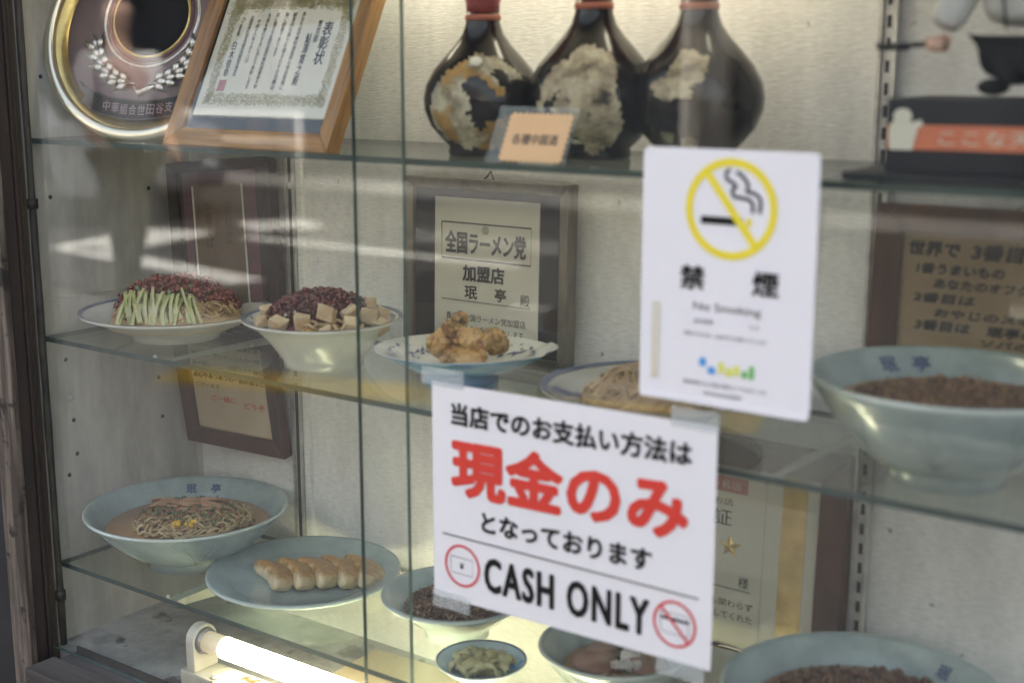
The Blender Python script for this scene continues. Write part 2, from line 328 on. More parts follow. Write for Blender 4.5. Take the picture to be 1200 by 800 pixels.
def text(parent, s, cx, cz, w, h, m='ink', y=-.0004, bold=0, sp=1, vertical=False, tilt=0, name='lettering', rot=None, loc=None, slant=0):
    """flat print facing -y, its box fitted to w x h round (cx, cz)"""
    cu = bpy.data.curves.new('t', 'FONT'); cu.body = '\n'.join(s) if vertical else s
    cu.align_x = 'CENTER'; cu.resolution_u = 3; cu.shear = slant; cu.space_character = sp
    if vertical: cu.space_line = .95
    to = bpy.data.objects.new('t', cu); C.objects.link(to)
    dg = bpy.context.evaluated_depsgraph_get(); me = bpy.data.meshes.new_from_object(to.evaluated_get(dg))
    bpy.data.objects.remove(to); bpy.data.curves.remove(cu)
    if not me.vertices: return None
    xs = [v.co.x for v in me.vertices]; ys = [v.co.y for v in me.vertices]
    x0, x1, y0, y1 = min(xs), max(xs), min(ys), max(ys); sx = w / (x1 - x0) if w else None; sy = h / (y1 - y0) if h else sx
    if sx is None: sx = sy
    bw = bold * min(sx, sy); kx = ((x1 - x0) * sx - 2 * bw) / ((x1 - x0) * sx); kz = ((y1 - y0) * sy - 2 * bw) / ((y1 - y0) * sy)
    base = [((v.co.x - (x0 + x1) / 2) * sx * kx, (v.co.y - (y0 + y1) / 2) * sy * kz) for v in me.vertices]
    if bold:      # a heavier weight: the outline printed again, nudged round a small circle
        fs = [tuple(p.vertices) for p in me.polygons]; mb = MB(); K = 12 if bold > .03 else 6
        for k in range(K):
            ox, oz = bw * cos(2 * pi * k / K), bw * sin(2 * pi * k / K)
            mb.add([(cx + X + ox, y - .000012 * k, cz + Z + oz + X * tilt) for X, Z in base], fs)
        bpy.data.meshes.remove(me); me = bpy.data.meshes.new('t'); me.from_pydata(mb.v, [], mb.f)
    else:
        for v, (X, Z) in zip(me.vertices, base): v.co = (cx + X, y, cz + Z + X * tilt)
    me.materials.clear(); me.materials.append(M[m]); me.name = name
    o = bpy.data.objects.new(name, me); C.objects.link(o); o.parent = parent
    if loc: o.location = loc
    if rot: o.rotation_euler = rot
    return o
def strokes(lines, wid, y, th=.0003, cyclic=False):
    """flat brush strokes in the xz plane, each with its own small thickness"""
    mb = MB()
    for ln in lines:
        n = len(ln); L_, R_ = [], []
        for i, (x, z) in enumerate(ln):
            a = ln[max(i - 1, 0)]; b = ln[min(i + 1, n - 1)]; d = Vector((b[0] - a[0], b[1] - a[1])); d = d.normalized() if d.length > 0 else Vector((1, 0))
            ww = wid[i] if isinstance(wid, (list, tuple)) else wid
            L_.append((x - d.y * ww / 2, z + d.x * ww / 2)); R_.append((x + d.y * ww / 2, z - d.x * ww / 2))
        v = [(p[0], y, p[1]) for p in L_] + [(p[0], y, p[1]) for p in R_]
        mb.add(v, [(i, i + 1, n + i + 1, n + i) for i in range(n - 1)])
    return mb
def arc(cx, cz, r, a0, a1, n=20, rz=None):
    return [(cx + r * cos(R(a0 + (a1 - a0) * i / n)), cz + (rz or r) * sin(R(a0 + (a1 - a0) * i / n))) for i in range(n + 1)]
def plate_mb(w, h, t, cx=0, cz=0, y=0):
    return MB().box(cx - w / 2, cx + w / 2, y, y + t, cz - h / 2, cz + h / 2)

# ================================================================ SETTING: the street (seen in the glass)
def structure(mb, name, m, **k):
    o = mb.build(name, m, **k); o['kind'] = 'structure'; return o
structure(MB().box(-60, 60, -60, 40, -.30, -.154), 'ground', 'paving')
structure(MB().box(-60, 60, -10.2, -3.15, -.154, -.12), 'road', 'asphalt')
structure(MB().box(-60, 60, -3.0, 2.5, -.154, 0), 'pavement', 'paving')
structure(MB().box(-60, 60, -13.5, -10.35, -.154, 0), 'far_pavement', 'asphalt')
structure(MB().box(-60, 60, -3.15, -3.0, -.154, .004), 'kerb', 'kerb')
structure(MB().box(-60, 60, -10.35, -10.2, -.154, .004), 'far_kerb', 'kerb')
o = MB()
for x in range(8): o.box(-30 + x * 7, -27 + x * 7, -6.45, -6.3, -.119, -.115)
o = o.build('centre_line', 'road_paint'); tag(o, kind='structure')
rd = MB()
def road_stroke(a, b, w):
    d = Vector((b[0] - a[0], b[1] - a[1])).normalized(); n_ = Vector((-d.y, d.x)) * w / 2
    rd.add([(a[0] + n_.x, a[1] + n_.y, -.114), (b[0] + n_.x, b[1] + n_.y, -.114), (b[0] - n_.x, b[1] - n_.y, -.114), (a[0] - n_.x, a[1] - n_.y, -.114)], [(0, 1, 2, 3)])
DM = [(-9.35, -5.2), (-9.6, -7.6), (-6.6, -6.2), (-7.3, -4.5)]
road_stroke((-9.45, -4.95), (-9.85, -6.35), .75); road_stroke((-9.6, -5.0), (-7.1, -4.62), .30); road_stroke((-9.6, -6.9), (-9.25, -7.5), .7)
o = rd.build('road_sun_patch', 'road_paint'); tag(o, kind='structure')  # white strokes laid on the road stand for sunlit bands
tp = MB()
TT = Matrix.Translation((-4.86, -2.05, 0)) @ Matrix.Rotation(R(-17.3), 4, 'Z')
for i in range(9):
    tp.box(.303 * i, .303 * i + .3, -.15, .15, 0, .006, T=TT)
    for j in range(4): tp.box(.303 * i + .02, .303 * i + .28, -.115 + .07 * j, -.095 + .07 * j, .006, .011, T=TT)
o = tp.build('tactile_paving', 'tactile'); tag(o, kind='structure')

def building(name, label, x0, x1, y0, y1, h, wall, cols, rows, group):
    b = thing(name, label, 'building', ((x0 + x1) / 2, y0, 0), group=group); w = x1 - x0
    MB().box(-w / 2, w / 2, y1 - y0, 0, 0, h).build('wall', wall, b)
    MB().box(-w / 2 - .1, w / 2 + .1, y1 - y0 - .1, .15, h, h + .35).build('roof', 'kerb', b)
    cw = w / cols; rh = (h - 3.2) / rows
    win = None
    for i in range(cols):
        for j in range(rows):
            x = -w / 2 + cw * (i + .5); z = 3.6 + rh * j
            if win is None:
                win = MB().box(-cw * .32, cw * .32, .0, .04, 0, rh * .6).build('window', 'window', b, (x, .02, z))
                fr = MB().box(-cw * .35, cw * .35, 0, .07, -.08, -.0).box(-cw * .35, cw * .35, 0, .07, rh * .6, rh * .6 + .06).box(-.03, .03, .04, .07, 0, rh * .6).build('frame', 'kerb', win)
            else:
                o = share(win, 'window', b, (x, .02, z)); share(fr, 'frame', o)
    MB().box(-w * .49, w * .49, .0, .05, .02, 2.55).build('shop_front', 'window', b, (0, .02, 0))
    MB().box(-w * .46, w * .46, .0, .9, 2.6, 2.72).build('canopy', wall, b, (0, .02, 0))
    return b
bl = [(-46, -33, 9, 'facade_b', 4, 2, 'pale apartment block far along the street'), (-32.7, -24, 12, 'facade_a', 3, 3, 'tall beige building across the road'),
      (-23.7, -16.5, 7, 'facade_c', 2, 1, 'low dark brown building across the road'), (-16.2, -8.5, 10, 'facade_b', 3, 2, 'pale grey building across the road'),
      (-8.2, -2.2, 8, 'facade_a', 2, 2, 'beige two storey shop across the road'), (-1.9, 6, 11, 'facade_c', 3, 3, 'dark building opposite the show window'),
      (6.3, 16, 9, 'facade_b', 4, 2, 'pale wide building at the right across the road')]
for x0, x1, h, wl, c_, r_, lb in bl: building('street_building', lb, x0, x1, -13.5, -22, h, wl, c_, r_, 'buildings across the street')

def skin_body(name, pts, edges, m, parent, levels=2, flat=None):
    me = bpy.data.meshes.new(name); me.from_pydata([p[0] for p in pts], edges, [])
    o = bpy.data.objects.new(name, me); C.objects.link(o)
    md = o.modifiers.new('skin', 'SKIN'); md.use_smooth_shade = True
    for i, p in enumerate(pts):
        r = p[1]; me.skin_vertices[0].data[i].radius = r if isinstance(r, tuple) else (r, r)
    me.skin_vertices[0].data[0].use_root = True
    s = o.modifiers.new('sub', 'SUBSURF'); s.levels = levels; s.render_levels = levels
    dg = bpy.context.evaluated_depsgraph_get(); me2 = bpy.data.meshes.new_from_object(o.evaluated_get(dg))
    bpy.data.objects.remove(o)
    me2.materials.clear(); me2.materials.append(M[m]); me2.name = name
    for p in me2.polygons: p.use_smooth = True
    o2 = bpy.data.objects.new(name, me2); C.objects.link(o2); o2.parent = parent
    return o2

# pedestrian on the road edge, seen only as a reflection
pd = thing('person', 'pedestrian in a white shirt and dark trousers walking past', 'person', (-6.10, -2.84, 0), (0, 0, R(100)))
skin_body('body', [((0, 0, .95), .13), ((0, 0, 1.15), .12), ((0, 0, 1.35), (.17, .11)), ((0, 0, 1.48), .06), ((0, 0, 1.56), .06), ((0, -.01, 1.66), .095), ((0, 0, 1.74), .07),
     ((.19, 0, 1.40), .055), ((.25, -.02, 1.14), .045), ((.24, -.18, .98), .035), ((.23, -.26, .96), .025), ((-.19, 0, 1.40), .055), ((-.25, .04, 1.14), .045), ((-.26, -.06, .92), .035), ((-.26, -.12, .86), .025)],
     [(0, 1), (1, 2), (2, 3), (3, 4), (4, 5), (5, 6), (2, 7), (7, 8), (8, 9), (9, 10), (2, 11), (11, 12), (12, 13), (13, 14)], 'skin', pd)
skin_body('shirt', [((0, 0, .92), (.16, .13)), ((0, 0, 1.15), (.145, .135)), ((0, 0, 1.36), (.185, .125)), ((0, 0, 1.46), .075), ((.195, 0, 1.41), .072), ((.25, -.02, 1.16), .06), ((-.195, 0, 1.41), .072), ((-.25, .04, 1.16), .06)],
     [(0, 1), (1, 2), (2, 3), (2, 4), (4, 5), (2, 6), (6, 7)], 'shirt', pd)
skin_body('trousers', [((0, 0, .93), (.15, .125)), ((.09, 0, .86), .10), ((.11, -.12, .5), .07), ((.11, -.14, .08), .05), ((-.09, 0, .86), .10), ((-.10, .10, .5), .07), ((-.10, .26, .12), .05), ((.11, -.24, .04), .04), ((-.10, .20, .04), .04)],
     [(0, 1), (1, 2), (2, 3), (3, 7), (0, 4), (4, 5), (5, 6), (6, 8)], 'trouser', pd)
skin_body('hair', [((0, .02, 1.70), .095), ((0, .015, 1.77), .075)], [(0, 1)], 'hair', pd)

# parked car down the street, its lit rear lamp reflected in the glass
def car(label, loc, rz, paint):
    c = thing('parked_car', label, 'car', loc, (0, 0, rz), 'cars parked along the road')
    prof = [(-2.1, .35), (-2.12, .75), (-1.95, .95), (-1.2, 1.02), (-.6, 1.42), (.9, 1.45), (1.65, 1.0), (2.1, .92), (2.15, .6), (2.1, .3)]
    MB().prism(prof, -.82, .82).build('body', paint, c, bevel=.06)
    gw = [(-1.08, 1.03), (-.56, 1.36), (.84, 1.39), (1.48, 1.03)]
    for s in (-1, 1): MB().prism(gw, -.01, .01).build('side_window', 'window', c, (0, s * .826, 0))
    MB().add([(-1.17, -.7, 1.06), (-1.17, .7, 1.06), (-.64, .65, 1.41), (-.64, -.65, 1.41)], [(0, 1, 2, 3)]).build('windscreen', 'window', c, (-.012, 0, .012))
    MB().add([(1.62, -.7, 1.04), (1.62, .7, 1.04), (.95, .65, 1.43), (.95, -.65, 1.43)], [(0, 1, 2, 3)]).build('rear_window', 'window', c, (.014, 0, .012))
    for x in (-1.35, 1.35):
        for s in (-1, 1):
            w = MB().lathe([(0, -.1), (.30, -.1), (.33, -.07), (.33, .07), (.30, .1), (0, .1)], 28).build('wheel', 'tyre', c, (x, s * .76, .33), (R(90), 0, 0))
            MB().lathe([(0, .10), (.2, .10), (.2, .112), (0, .118)], 20).build('rim', 'galv', w, rot=(0 if s < 0 else pi, 0, 0))
    for s in (-1, 1):
        MB().box(2.10, 2.17, s * .62 - .07, s * .62 + .07, .46, .58).build('tail_light', 'tail_red' if s > 0 else 'head_lamp', c, bevel=.02)
        MB().box(-2.16, -2.09, s * .62 - .14, s * .62 + .14, .70, .84).build('headlight', 'head_lamp', c, bevel=.02)
    MB().box(2.12, 2.18, -.8, .8, .38, .55).build('bumper', paint, c, bevel=.03)
    return c
car('grey parked car with lit red rear lamps', (-12.5, -6.55, -.12), R(0), 'car_paint')

# unseen street furniture added on the far kerb for pale reflected streaks
for i, (x, y) in enumerate(((-12.8, -10.7), (-6.6, -10.7), (-3.0, -10.7))):
    up_ = thing('added_pole', ('added grey concrete utility pole on the far kerb, farthest along the street', 'added grey concrete utility pole on the far kerb between the shops', 'added grey concrete utility pole opposite the show window')[i], 'pole', (x, y, 0), group='added poles across the road')
    MB().tube([(0, 0, -.1), (0, 0, 8.5)], [.17, .12], 20).build('shaft', 'facade_b', up_)
    MB().box(-.02, .02, -.9, .9, 7.6, 7.7).build('crossarm', 'kerb', up_)
gf = thing('added_fence', 'added white pipe fence along the far kerb for a reflected bright band', 'fence', (-18, -10.05, 0))  # unseen fence added for the bright band reflected in the panes
for i in range(4):
    MB().tube([(i * 2, 0, -.15), (i * 2, 0, .82)], .038, 12).build('post', 'road_paint', gf)
for z in (.45, .78): MB().tube([(-.1, .0, z), (6.1, .0, z)], .024, 10).build('rail', 'road_paint', gf)

# ================================================================ SETTING: the shop front and the case
XL, YB = -1.435, 1.212
ZF = .668
structure(MB().box(-9, -1.462, 1.0, 1.2, 0, 3.2), 'shop_wall', 'void_shade')  # wall coloured near-black for the shaded recess left of the post
structure(MB().box(-9, 7, 1.6, 6, 3.2, 7.5), 'upper_building', 'shop_wall')
structure(MB().box(-9, 7, 1.35, 6, 0, 3.2), 'shop_back_wall', 'shop_wall')
structure(MB().box(-1.46, 1.8, .90, 1.34, 1.66, 3.2), 'shop_header', 'shop_wall')
structure(MB().box(-9, 7, .55, 1.34, 3.2, 3.3), 'added_canopy', 'shop_wall')  # unseen awning added to keep sun off, cut short to admit sky
structure(MB().box(1.82, 7, .93, 1.34, 0, 3.2), 'shop_side_wall', 'shop_wall')
structure(MB().box(-1.46, 1.8, .93, 1.34, 0, .60), 'shop_base', 'shop_wall')

case = thing('display_case', 'old wooden show window case with grey side panel and streaked pale back panel', 'display case', (XL, .97, ZF))
def cpart(mb, name, m, **k):
    o = mb.build(name, m, case, (-XL, -.97, -ZF), **k); return o
CX1 = 1.80
cpart(MB().box(XL, CX1, YB, YB + .02, .60, 1.66), 'back_panel', 'wallpaper')
cpart(MB().box(-1.459, XL, .975, YB + .02, .60, 1.66), 'side_panel', 'side_paint')
cpart(MB().box(CX1, CX1 + .02, .975, YB + .02, .60, 1.66), 'side_panel', 'side_paint')
cpart(MB().box(XL, CX1, .963, YB, ZF - .02, ZF), 'base_panel', 'case_floor')
cpart(MB().box(XL, CX1, .975, YB, 1.64, 1.659), 'top_panel', 'case_top')
cpart(MB().box(-1.388, CX1, .885, .9275, .60, .6765).box(-1.388, CX1, .9605, .9625, .6, .678), 'sill_rail', 'sill', bevel=.002)
cpart(MB().box(-1.388, CX1, .9285, .9600, .60, .670), 'sliding_track', 'sill')
# moulded left post: several boards side by side
cpart(MB().box(-1.459, -1.4205, .917, .9265, .4, 1.659), 'post_board', 'weathered', bevel=.0015)
cpart(MB().box(-1.458, -1.4255, .927, .9445, .4, 1.659), 'post_board', 'brown_post', bevel=.001)
cpart(MB().box(-1.457, -1.4225, .945, .9505, .4, 1.659), 'post_board', 'brown_post', bevel=.001)
cpart(MB().box(-1.457, -1.4265, .951, .9620, .4, 1.659), 'post_board', 'olive', bevel=.001)
cpart(MB().tube([(-1.4245 + random.uniform(-.0006, .0006), .9675, .66 + .05 * i) for i in range(21)], [.0045 + random.uniform(-.0004, .0007) for _ in range(21)], 10), 'cable', 'conduit')
for z in (.735, 1.235, 1.52):
    cpart(MB().tube([(-1.4245, .9675, z - .006), (-1.4245, .9675, z + .006)], .0068, 10), 'cable_clip', 'conduit')
# peg holes and nail heads in the side panel
for (y, z) in ((.998, 1.385), (1.000, 1.24), (1.006, 1.035), (1.012, .955), (1.014, .930 - .02), (1.150, .985), (1.153, .930), (1.0, .885), (1.15, 1.24)):
    cpart(MB().lathe([(0, 0), (.0026, 0), (.0028, .0006), (0, .0007)], 12, T=Matrix.Translation((XL, y, z)) @ Matrix.Rotation(R(90), 4, 'Y')), 'peg_hole', 'black')
cpart(MB().lathe([(0, 0), (.005, 0), (.0045, .0012), (0, .0016)], 14, T=Matrix.Translation((XL, 1.010, .985)) @ Matrix.Rotation(R(90), 4, 'Y')), 'screw_cap', 'side_paint')
cpart(MB().box(XL + .0002, XL + .0012, .990, 1.205, 1.113, 1.1145), 'panel_joint', 'side_paint')
cpart(MB().box(XL, -1.425, YB - .008, YB, ZF, 1.64), 'corner_batten', 'side_paint')
cpart(MB().box(-1.2195, -1.2105, YB - .006, YB - .0002, .78, 1.64), 'back_batten', 'wallpaper')

# slotted steel standards screwed to the back panel
def standard(x, label, slots=True):
    s = thing('slotted_standard', label, 'shelf standard', (x, YB, .70), group='slotted shelf standards')
    MB().box(-.0085, -.0055, -.010, -.0002, 0, .93).box(.0055, .0085, -.010, -.0002, 0, .93).box(-.0055, .0055, -.006, -.0002, 0, .93).build('channel', 'galv', s)
    sl = None
    if not slots: MB().box(-.0036, .0036, -.0066, -.0061, 0, .93).build('shade_strip', 'black', s)  # black strip imitates the shade inside the channel
    for i in range(46 if slots else 0):
        if sl is None: sl = MB().box(-.002, .002, -.0066, -.0061, 0, .011).build('slot', 'black', s, (0, 0, .012))
        else: share(sl, 'slot', s, (0, 0, .012 + i * .02))
    for z in (.55, .30):
        MB().lathe([(0, 0), (.0045, 0), (.004, .002), (0, .003)], 14).build('screw', 'galv', s, (0, -.007, z), (R(90), 0, 0))
    return s
standard(-1.229, 'steel slotted strip on the back panel left of the framed ramen certificate', False)
standard(-.4615, 'steel slotted strip on the back panel beside the brown picture frames at the right')

# ---------------------------------------------------------------- glass shelves
def shelf(z, label, y0=.976, t=.006):
    o = MB().box(-1.433, 1.70, y0, 1.2, z - t, z, mis=[0, 0, 1, 1, 1, 1]).build('glass_shelf', ['shelf_glass', 'glass_edge'])
    return tag(o, label, 'shelf', 'glass shelves in the case')
ZS = {'low': .7765, 'mid': 1.070, 'top': 1.3125}
shelf(ZS['top'], 'top glass shelf carrying the bottles and the framed award')
shelf(ZS['mid'], 'middle glass shelf under the noodle plates and chicken wings')
shelf(ZS['low'], 'lowest glass shelf under the celadon ramen bowl and dumplings')
def bracket(x, z, label, m='galv', hw=.0010, dp=.6):
    b = thing('shelf_bracket', label, 'bracket', (x, YB - .011, z - .0062), group='shelf brackets')
    MB().prism([(0, 0), (0, -.028 * dp), (.19, -.010 * dp), (.212, -.0085 * dp), (.218, -.003), (.216, 0)], -hw, hw, T=Matrix.Rotation(R(-90), 4, 'Z')).build('arm', m, b)
    MB().tube([(0, -.213, -.004), (0, -.219, .001), (0, -.220, .007)], .002, 8).build('hook', m, b)
    return b
for x in (-1.229, -.4615):
    w_ = 'left' if x < -1 else 'right'
    for k, nm in (('low', 'lowest'), ('mid', 'middle'), ('top', 'top')):
        bracket(x, ZS[k], 'painted metal arm under the %s shelf at the %s standard' % (nm, w_), 'lamp_paint' if k == 'low' else 'galv', .0075 if k == 'low' else .0009, 1 if k == 'low' else .4)

# ---------------------------------------------------------------- sliding glass doors
o = MB().box(-1.4195, -.822, .9505, .9555, .6705, 1.66, mis=[1, 1, 0, 1, 0, 2]).build('glass_door', ['glass', 'pane_edge', 'brown_post'])
tag(o, 'left sliding glass pane whose green edge stands beside the cash only sign', 'glass pane', 'sliding glass panes')
o = MB().box(-.8745, 1.75, .940, .945, .6705, 1.66, mis=[1, 1, 0, 1, 0, 2]).build('glass_door', ['glass', 'pane_edge', 'glass_edge'])
tag(o, 'front sliding glass pane carrying both paper signs', 'glass pane', 'sliding glass panes')

# ================================================================ signs on the glass
sg = thing('cash_only_sign', 'white landscape paper reading CASH ONLY under red Japanese words', 'sign', (-.6310, .9385, 1.0087 - .105), (0, R(-.9 * 0), 0))
SZ = .105
def rr(w, h, r, n=6, cx=0, cz=0):
    out = []
    for (sx, sz, a0) in ((1, 1, 0), (-1, 1, 90), (-1, -1, 180), (1, -1, 270)):
        for i in range(n + 1):
            a = R(a0 + 90 * i / n); out.append((cx + sx * (w / 2 - r) + r * cos(a), cz + sz * (h / 2 - r) + r * sin(a)))
    return out
tl = .018
bmp = MB()
NX, NZ = 24, 16                                                     # slightly wavy sheet
vv = []; ff = []
def wav(x, z): return -.0003 * (1 + sin(x * 31 + z * 13)) - .0004 * (1 + sin(z * 27 - x * 9))
for j in range(NZ + 1):
    for i in range(NX + 1):
        x = -.1485 + .297 * i / NX; z = -.105 + .21 * j / NZ; vv.append((x, wav(x, z) * .2, z + x * .012 + SZ))
for j in range(NZ):
    for i in range(NX): a = j * (NX + 1) + i; ff.append((a, a + 1, a + NX + 2, a + NX + 1))
MB().add(vv, ff, 0, True).build('paper', 'paper_white', sg, fixn=False)
yy = -.0009
text(sg, '当店でのお支払い方法は', .0005, .0781 + SZ, .2514, .0217, 'ink', yy, bold=.032, tilt=.016)
text(sg, '現金のみ', -.0008, .0281 + SZ, .2504, .0568, 'red', yy, bold=.040, sp=1.03, tilt=.018)
text(sg, 'となっております', .0, -.0207 + SZ, .1812, .0202, 'ink', yy, bold=.032, tilt=.014)
MB().box(-.1367, .1357, yy - .0002, yy, SZ - .0428, SZ - .0417).build('rule', 'ink', sg)
text(sg, 'CASH ONLY', .0007, -.0717 + SZ, .1770, .0342, 'ink', yy, bold=.042, sp=1.16)
for cx, sl in ((-.1136, 0), (.1137, 1)):
    strokes([arc(cx, -.0702 + SZ, .0196, 0, 360, 48)], .0024, yy).build('red_ring', 'red_ring', sg)
    if not sl:
        strokes([[(cx - .0135, SZ - .0625), (cx + .0125, SZ - .0625), (cx + .0125, SZ - .0785), (cx - .0135, SZ - .0785), (cx - .0135, SZ - .0625)]], .0006, yy).build('banknote_outline', 'ink_soft', sg)
        text(sg, '¥', cx - .0005, -.0705 + SZ, .0045, .0062, 'ink', yy, bold=.03)
    else:
        strokes([rr(.027, .018, .002, cx=cx, cz=SZ - .070) + [rr(.027, .018, .002, cx=cx, cz=SZ - .070)[0]]], .0005, yy).build('card_outline', 'ink_soft', sg)
        strokes([[(cx - .0135, SZ - .0660), (cx + .0135, SZ - .0660)]], .0024, yy - .0001).build('card_stripe', 'ink', sg)
        strokes([[(cx - .0135, SZ - .0565), (cx + .0135, SZ - .0838)]], .0024, yy - .0003).build('red_slash', 'red_ring', sg)
for i, (cx, cz, w, h, lb) in enumerate(((-.135, .1085, .050, .017, 'clear tape over the upper left corner of the cash only sign'), (.128, .110, .044, .017, 'clear tape over the upper right corner of the cash only sign'),
                                       (-.127, -.109, .044, .017, 'clear tape under the lower left corner of the cash only sign'), (.120, -.110, .046, .015, 'clear tape under the lower right corner of the cash only sign'))):
    MB().box(cx - w / 2, cx + w / 2, -.0012, -.0009, SZ + cz - h / 2, SZ + cz + h / 2).build('tape', 'tape', sg)

ns = thing('no_smoking_sign', 'white upright plate with a yellow no smoking ring on the glass', 'sign', (-.4800, .9385, 1.2340 - .1015), (0, 0, 0))
NZ_ = .1015; yy = -.0028
MB().prism([(x + z * .03 * 0, z + NZ_) for x, z in rr(.1500, .2035, .006)], -.0022, -.0002).build('plate', 'sign_white', ns)
DX = .0026
def nx(x): return x + DX
strokes([arc(nx(.001), .0562 + NZ_, .0362, 0, 360, 64)], .0062, yy).build('yellow_ring', 'yellow', ns)
strokes([[(nx(-.0205), .0842 + NZ_), (nx(.0230), .0285 + NZ_)]], .0062, yy - .0002).build('yellow_slash', 'yellow', ns)
MB().box(nx(-.0245), nx(.0115), yy - .0001, yy, NZ_ + .0440, NZ_ + .0500).build('cigarette', 'ink', ns)
MB().box(nx(.0145), nx(.0190), yy - .0001, yy, NZ_ + .0440, NZ_ + .0500).build('cigarette_tip', 'yellow', ns)
sm1 = [(.0195, .0545), (.0195, .0600), (.0170, .0640), (.0100, .0655), (.0035, .0665), (.0020, .0710), (.0050, .0740), (.0015, .0770), (-.0030, .0795), (-.0035, .0845), (-.0005, .0870)]
sm2 = [(.0255, .0545), (.0260, .0620), (.0245, .0670), (.0190, .0700), (.0145, .0705), (.0150, .0760), (.0120, .0800), (.0090, .0830), (.0050, .0850)]
def smooth(p, k=6):
    out = []
    for i in range(len(p) - 1):
        a, b, c, d = (Vector(p[max(i - 1, 0)]), Vector(p[i]), Vector(p[i + 1]), Vector(p[min(i + 2, len(p) - 1)]))
        for j in range(k):
            t = j / k; out.append(tuple(.5 * ((2 * b) + (c - a) * t + (2 * a - 5 * b + 4 * c - d) * t * t + (3 * b - a - 3 * c + d) * t ** 3)))
    return out + [p[-1]]
for s_ in (sm1, sm2): strokes([smooth([(nx(x), z + NZ_) for x, z in s_])], .0027, yy - .0001).build('smoke_wisp', 'ink', ns)
text(ns, '禁', nx(-.0307), .0007 + NZ_, .0223, .0199, 'ink', yy, bold=.03)
text(ns, '煙', nx(.0325), .0006 + NZ_, .0224, .0199, 'ink', yy, bold=.03)
text(ns, 'No Smoking', nx(.0003), -.0226 + NZ_, .0585, .0086, 'ink_soft', yy)
text(ns, '店内禁煙', nx(-.0199), -.0338 + NZ_, .0171, .0036, 'ink', yy)
text(ns, 'です', nx(.0244), -.0343 + NZ_, .0090, .0036, 'ink_soft', yy)
text(ns, '喫煙される方は、お店の外でお願いいたします', nx(-.0007), -.0445 + NZ_, .0722, .0036, 'ink_soft', yy)
for i, (x, z, w, h, c_) in enumerate(((-.0195, -.0665, .006, .007, 'blue_print'), (-.0115, -.0725, .0065, .006, 'blue_print'), (-.003, -.069, .005, .009, 'lime_print'), (.004, -.0720, .006, .007, 'lime_print'), (.0105, -.070, .005, .008, 'lime_print'), (.0175, -.0722, .005, .006, 'green_print'), (.0235, -.0700, .0045, .011, 'green_print'))):
    MB().prism(rr(w, h, .0018, 4, nx(x), z + NZ_), yy - .0001, yy).build('logo_mark', c_, ns)
text(ns, '受動喫煙のない快適な環境づくりをめざします', nx(.0001), -.0840 + NZ_, .0737, .0040, 'ink_soft', yy)
text(ns, '世田谷区保健所', nx(-.001), -.0916 + NZ_, .0339, .0034, 'ink_soft', yy)
MB().box(nx(-.0665), nx(-.0595), yy - .0001, yy, NZ_ - .085, NZ_ - .022).build('aged_tape_strip', 'aged_tape', ns)
MB().prism([(x, z + NZ_) for x, z in rr(.148, .004, .0019, 4, 0, -.0995)], -.0034, -.0023).build('lower_lip', 'sign_white', ns)

# ================================================================ picture frames
def picture(name, label, loc, rot, w, h, bar, depth, fm, backm, z0=0, glaze=True, cat='picture frame', fmv=None, group=None):
    t = thing(name, label, cat, loc, rot, group)
    ix, iz0, iz1 = w / 2 - bar, bar, h - bar
    ins = .006
    def rail(o1, o2, i2, i1, m):
        # mitred rail, its face sloping inwards
        v = [(o1[0], 0, o1[1]), (o2[0], 0, o2[1]), (i2[0], ins * .5, i2[1]), (i1[0], ins * .5, i1[1]), (o1[0], depth, o1[1]), (o2[0], depth, o2[1]), (i2[0], depth, i2[1]), (i1[0], depth, i1[1])]
        MB().add(v, [(0, 1, 2, 3), (7, 6, 5, 4), (0, 4, 5, 1), (1, 5, 6, 2), (2, 6, 7, 3), (3, 7, 4, 0)]).build('frame_rail', m, t, bevel=.0012)
    g = .0004
    rail((-w / 2, 0), (w / 2, 0), (ix, iz0), (-ix, iz0), fm); rail((w / 2, h), (-w / 2, h), (-ix, iz1), (ix, iz1), fm)
    rail((w / 2 - g * 0, g), (w / 2, h - g), (ix, iz1 - g), (ix, iz0 + g), fmv or fm); rail((-w / 2, h - g), (-w / 2, g), (-ix, iz0 + g), (-ix, iz1 - g), fmv or fm)
    MB().box(-ix - .003, ix + .003, .0085, depth - .001, iz0 - .003, iz1 + .003).build('mount', backm, t)
    if glaze: MB().box(-ix - .002, ix + .002, .0045, .0055, iz0 - .002, iz1 + .002).build('glazing', 'frame_glass', t)
    return t
def sheet(t, cx, cz, w, h, m, y=.0078, name='paper'): return MB().box(cx - w / 2, cx + w / 2, y, y + .0005, cz - h / 2, cz + h / 2).build(name, m, t)

# award certificate leaning back on the top shelf
ca = picture('certificate_frame', 'light wooden frame with a gilt bordered award certificate leaning back', (-1.0810, .988, 1.3130), (R(-25.5), 0, R(-2.1)), .261, .230, .0215, .018, 'wood', 'slate_mat', fmv='wood_v')
PC = (.0030, .1150)
sheet(ca, PC[0], PC[1], .2145, .1530, 'gold_paper')
sheet(ca, PC[0], PC[1], .2125, .1510, 'cert_cream', .0074)
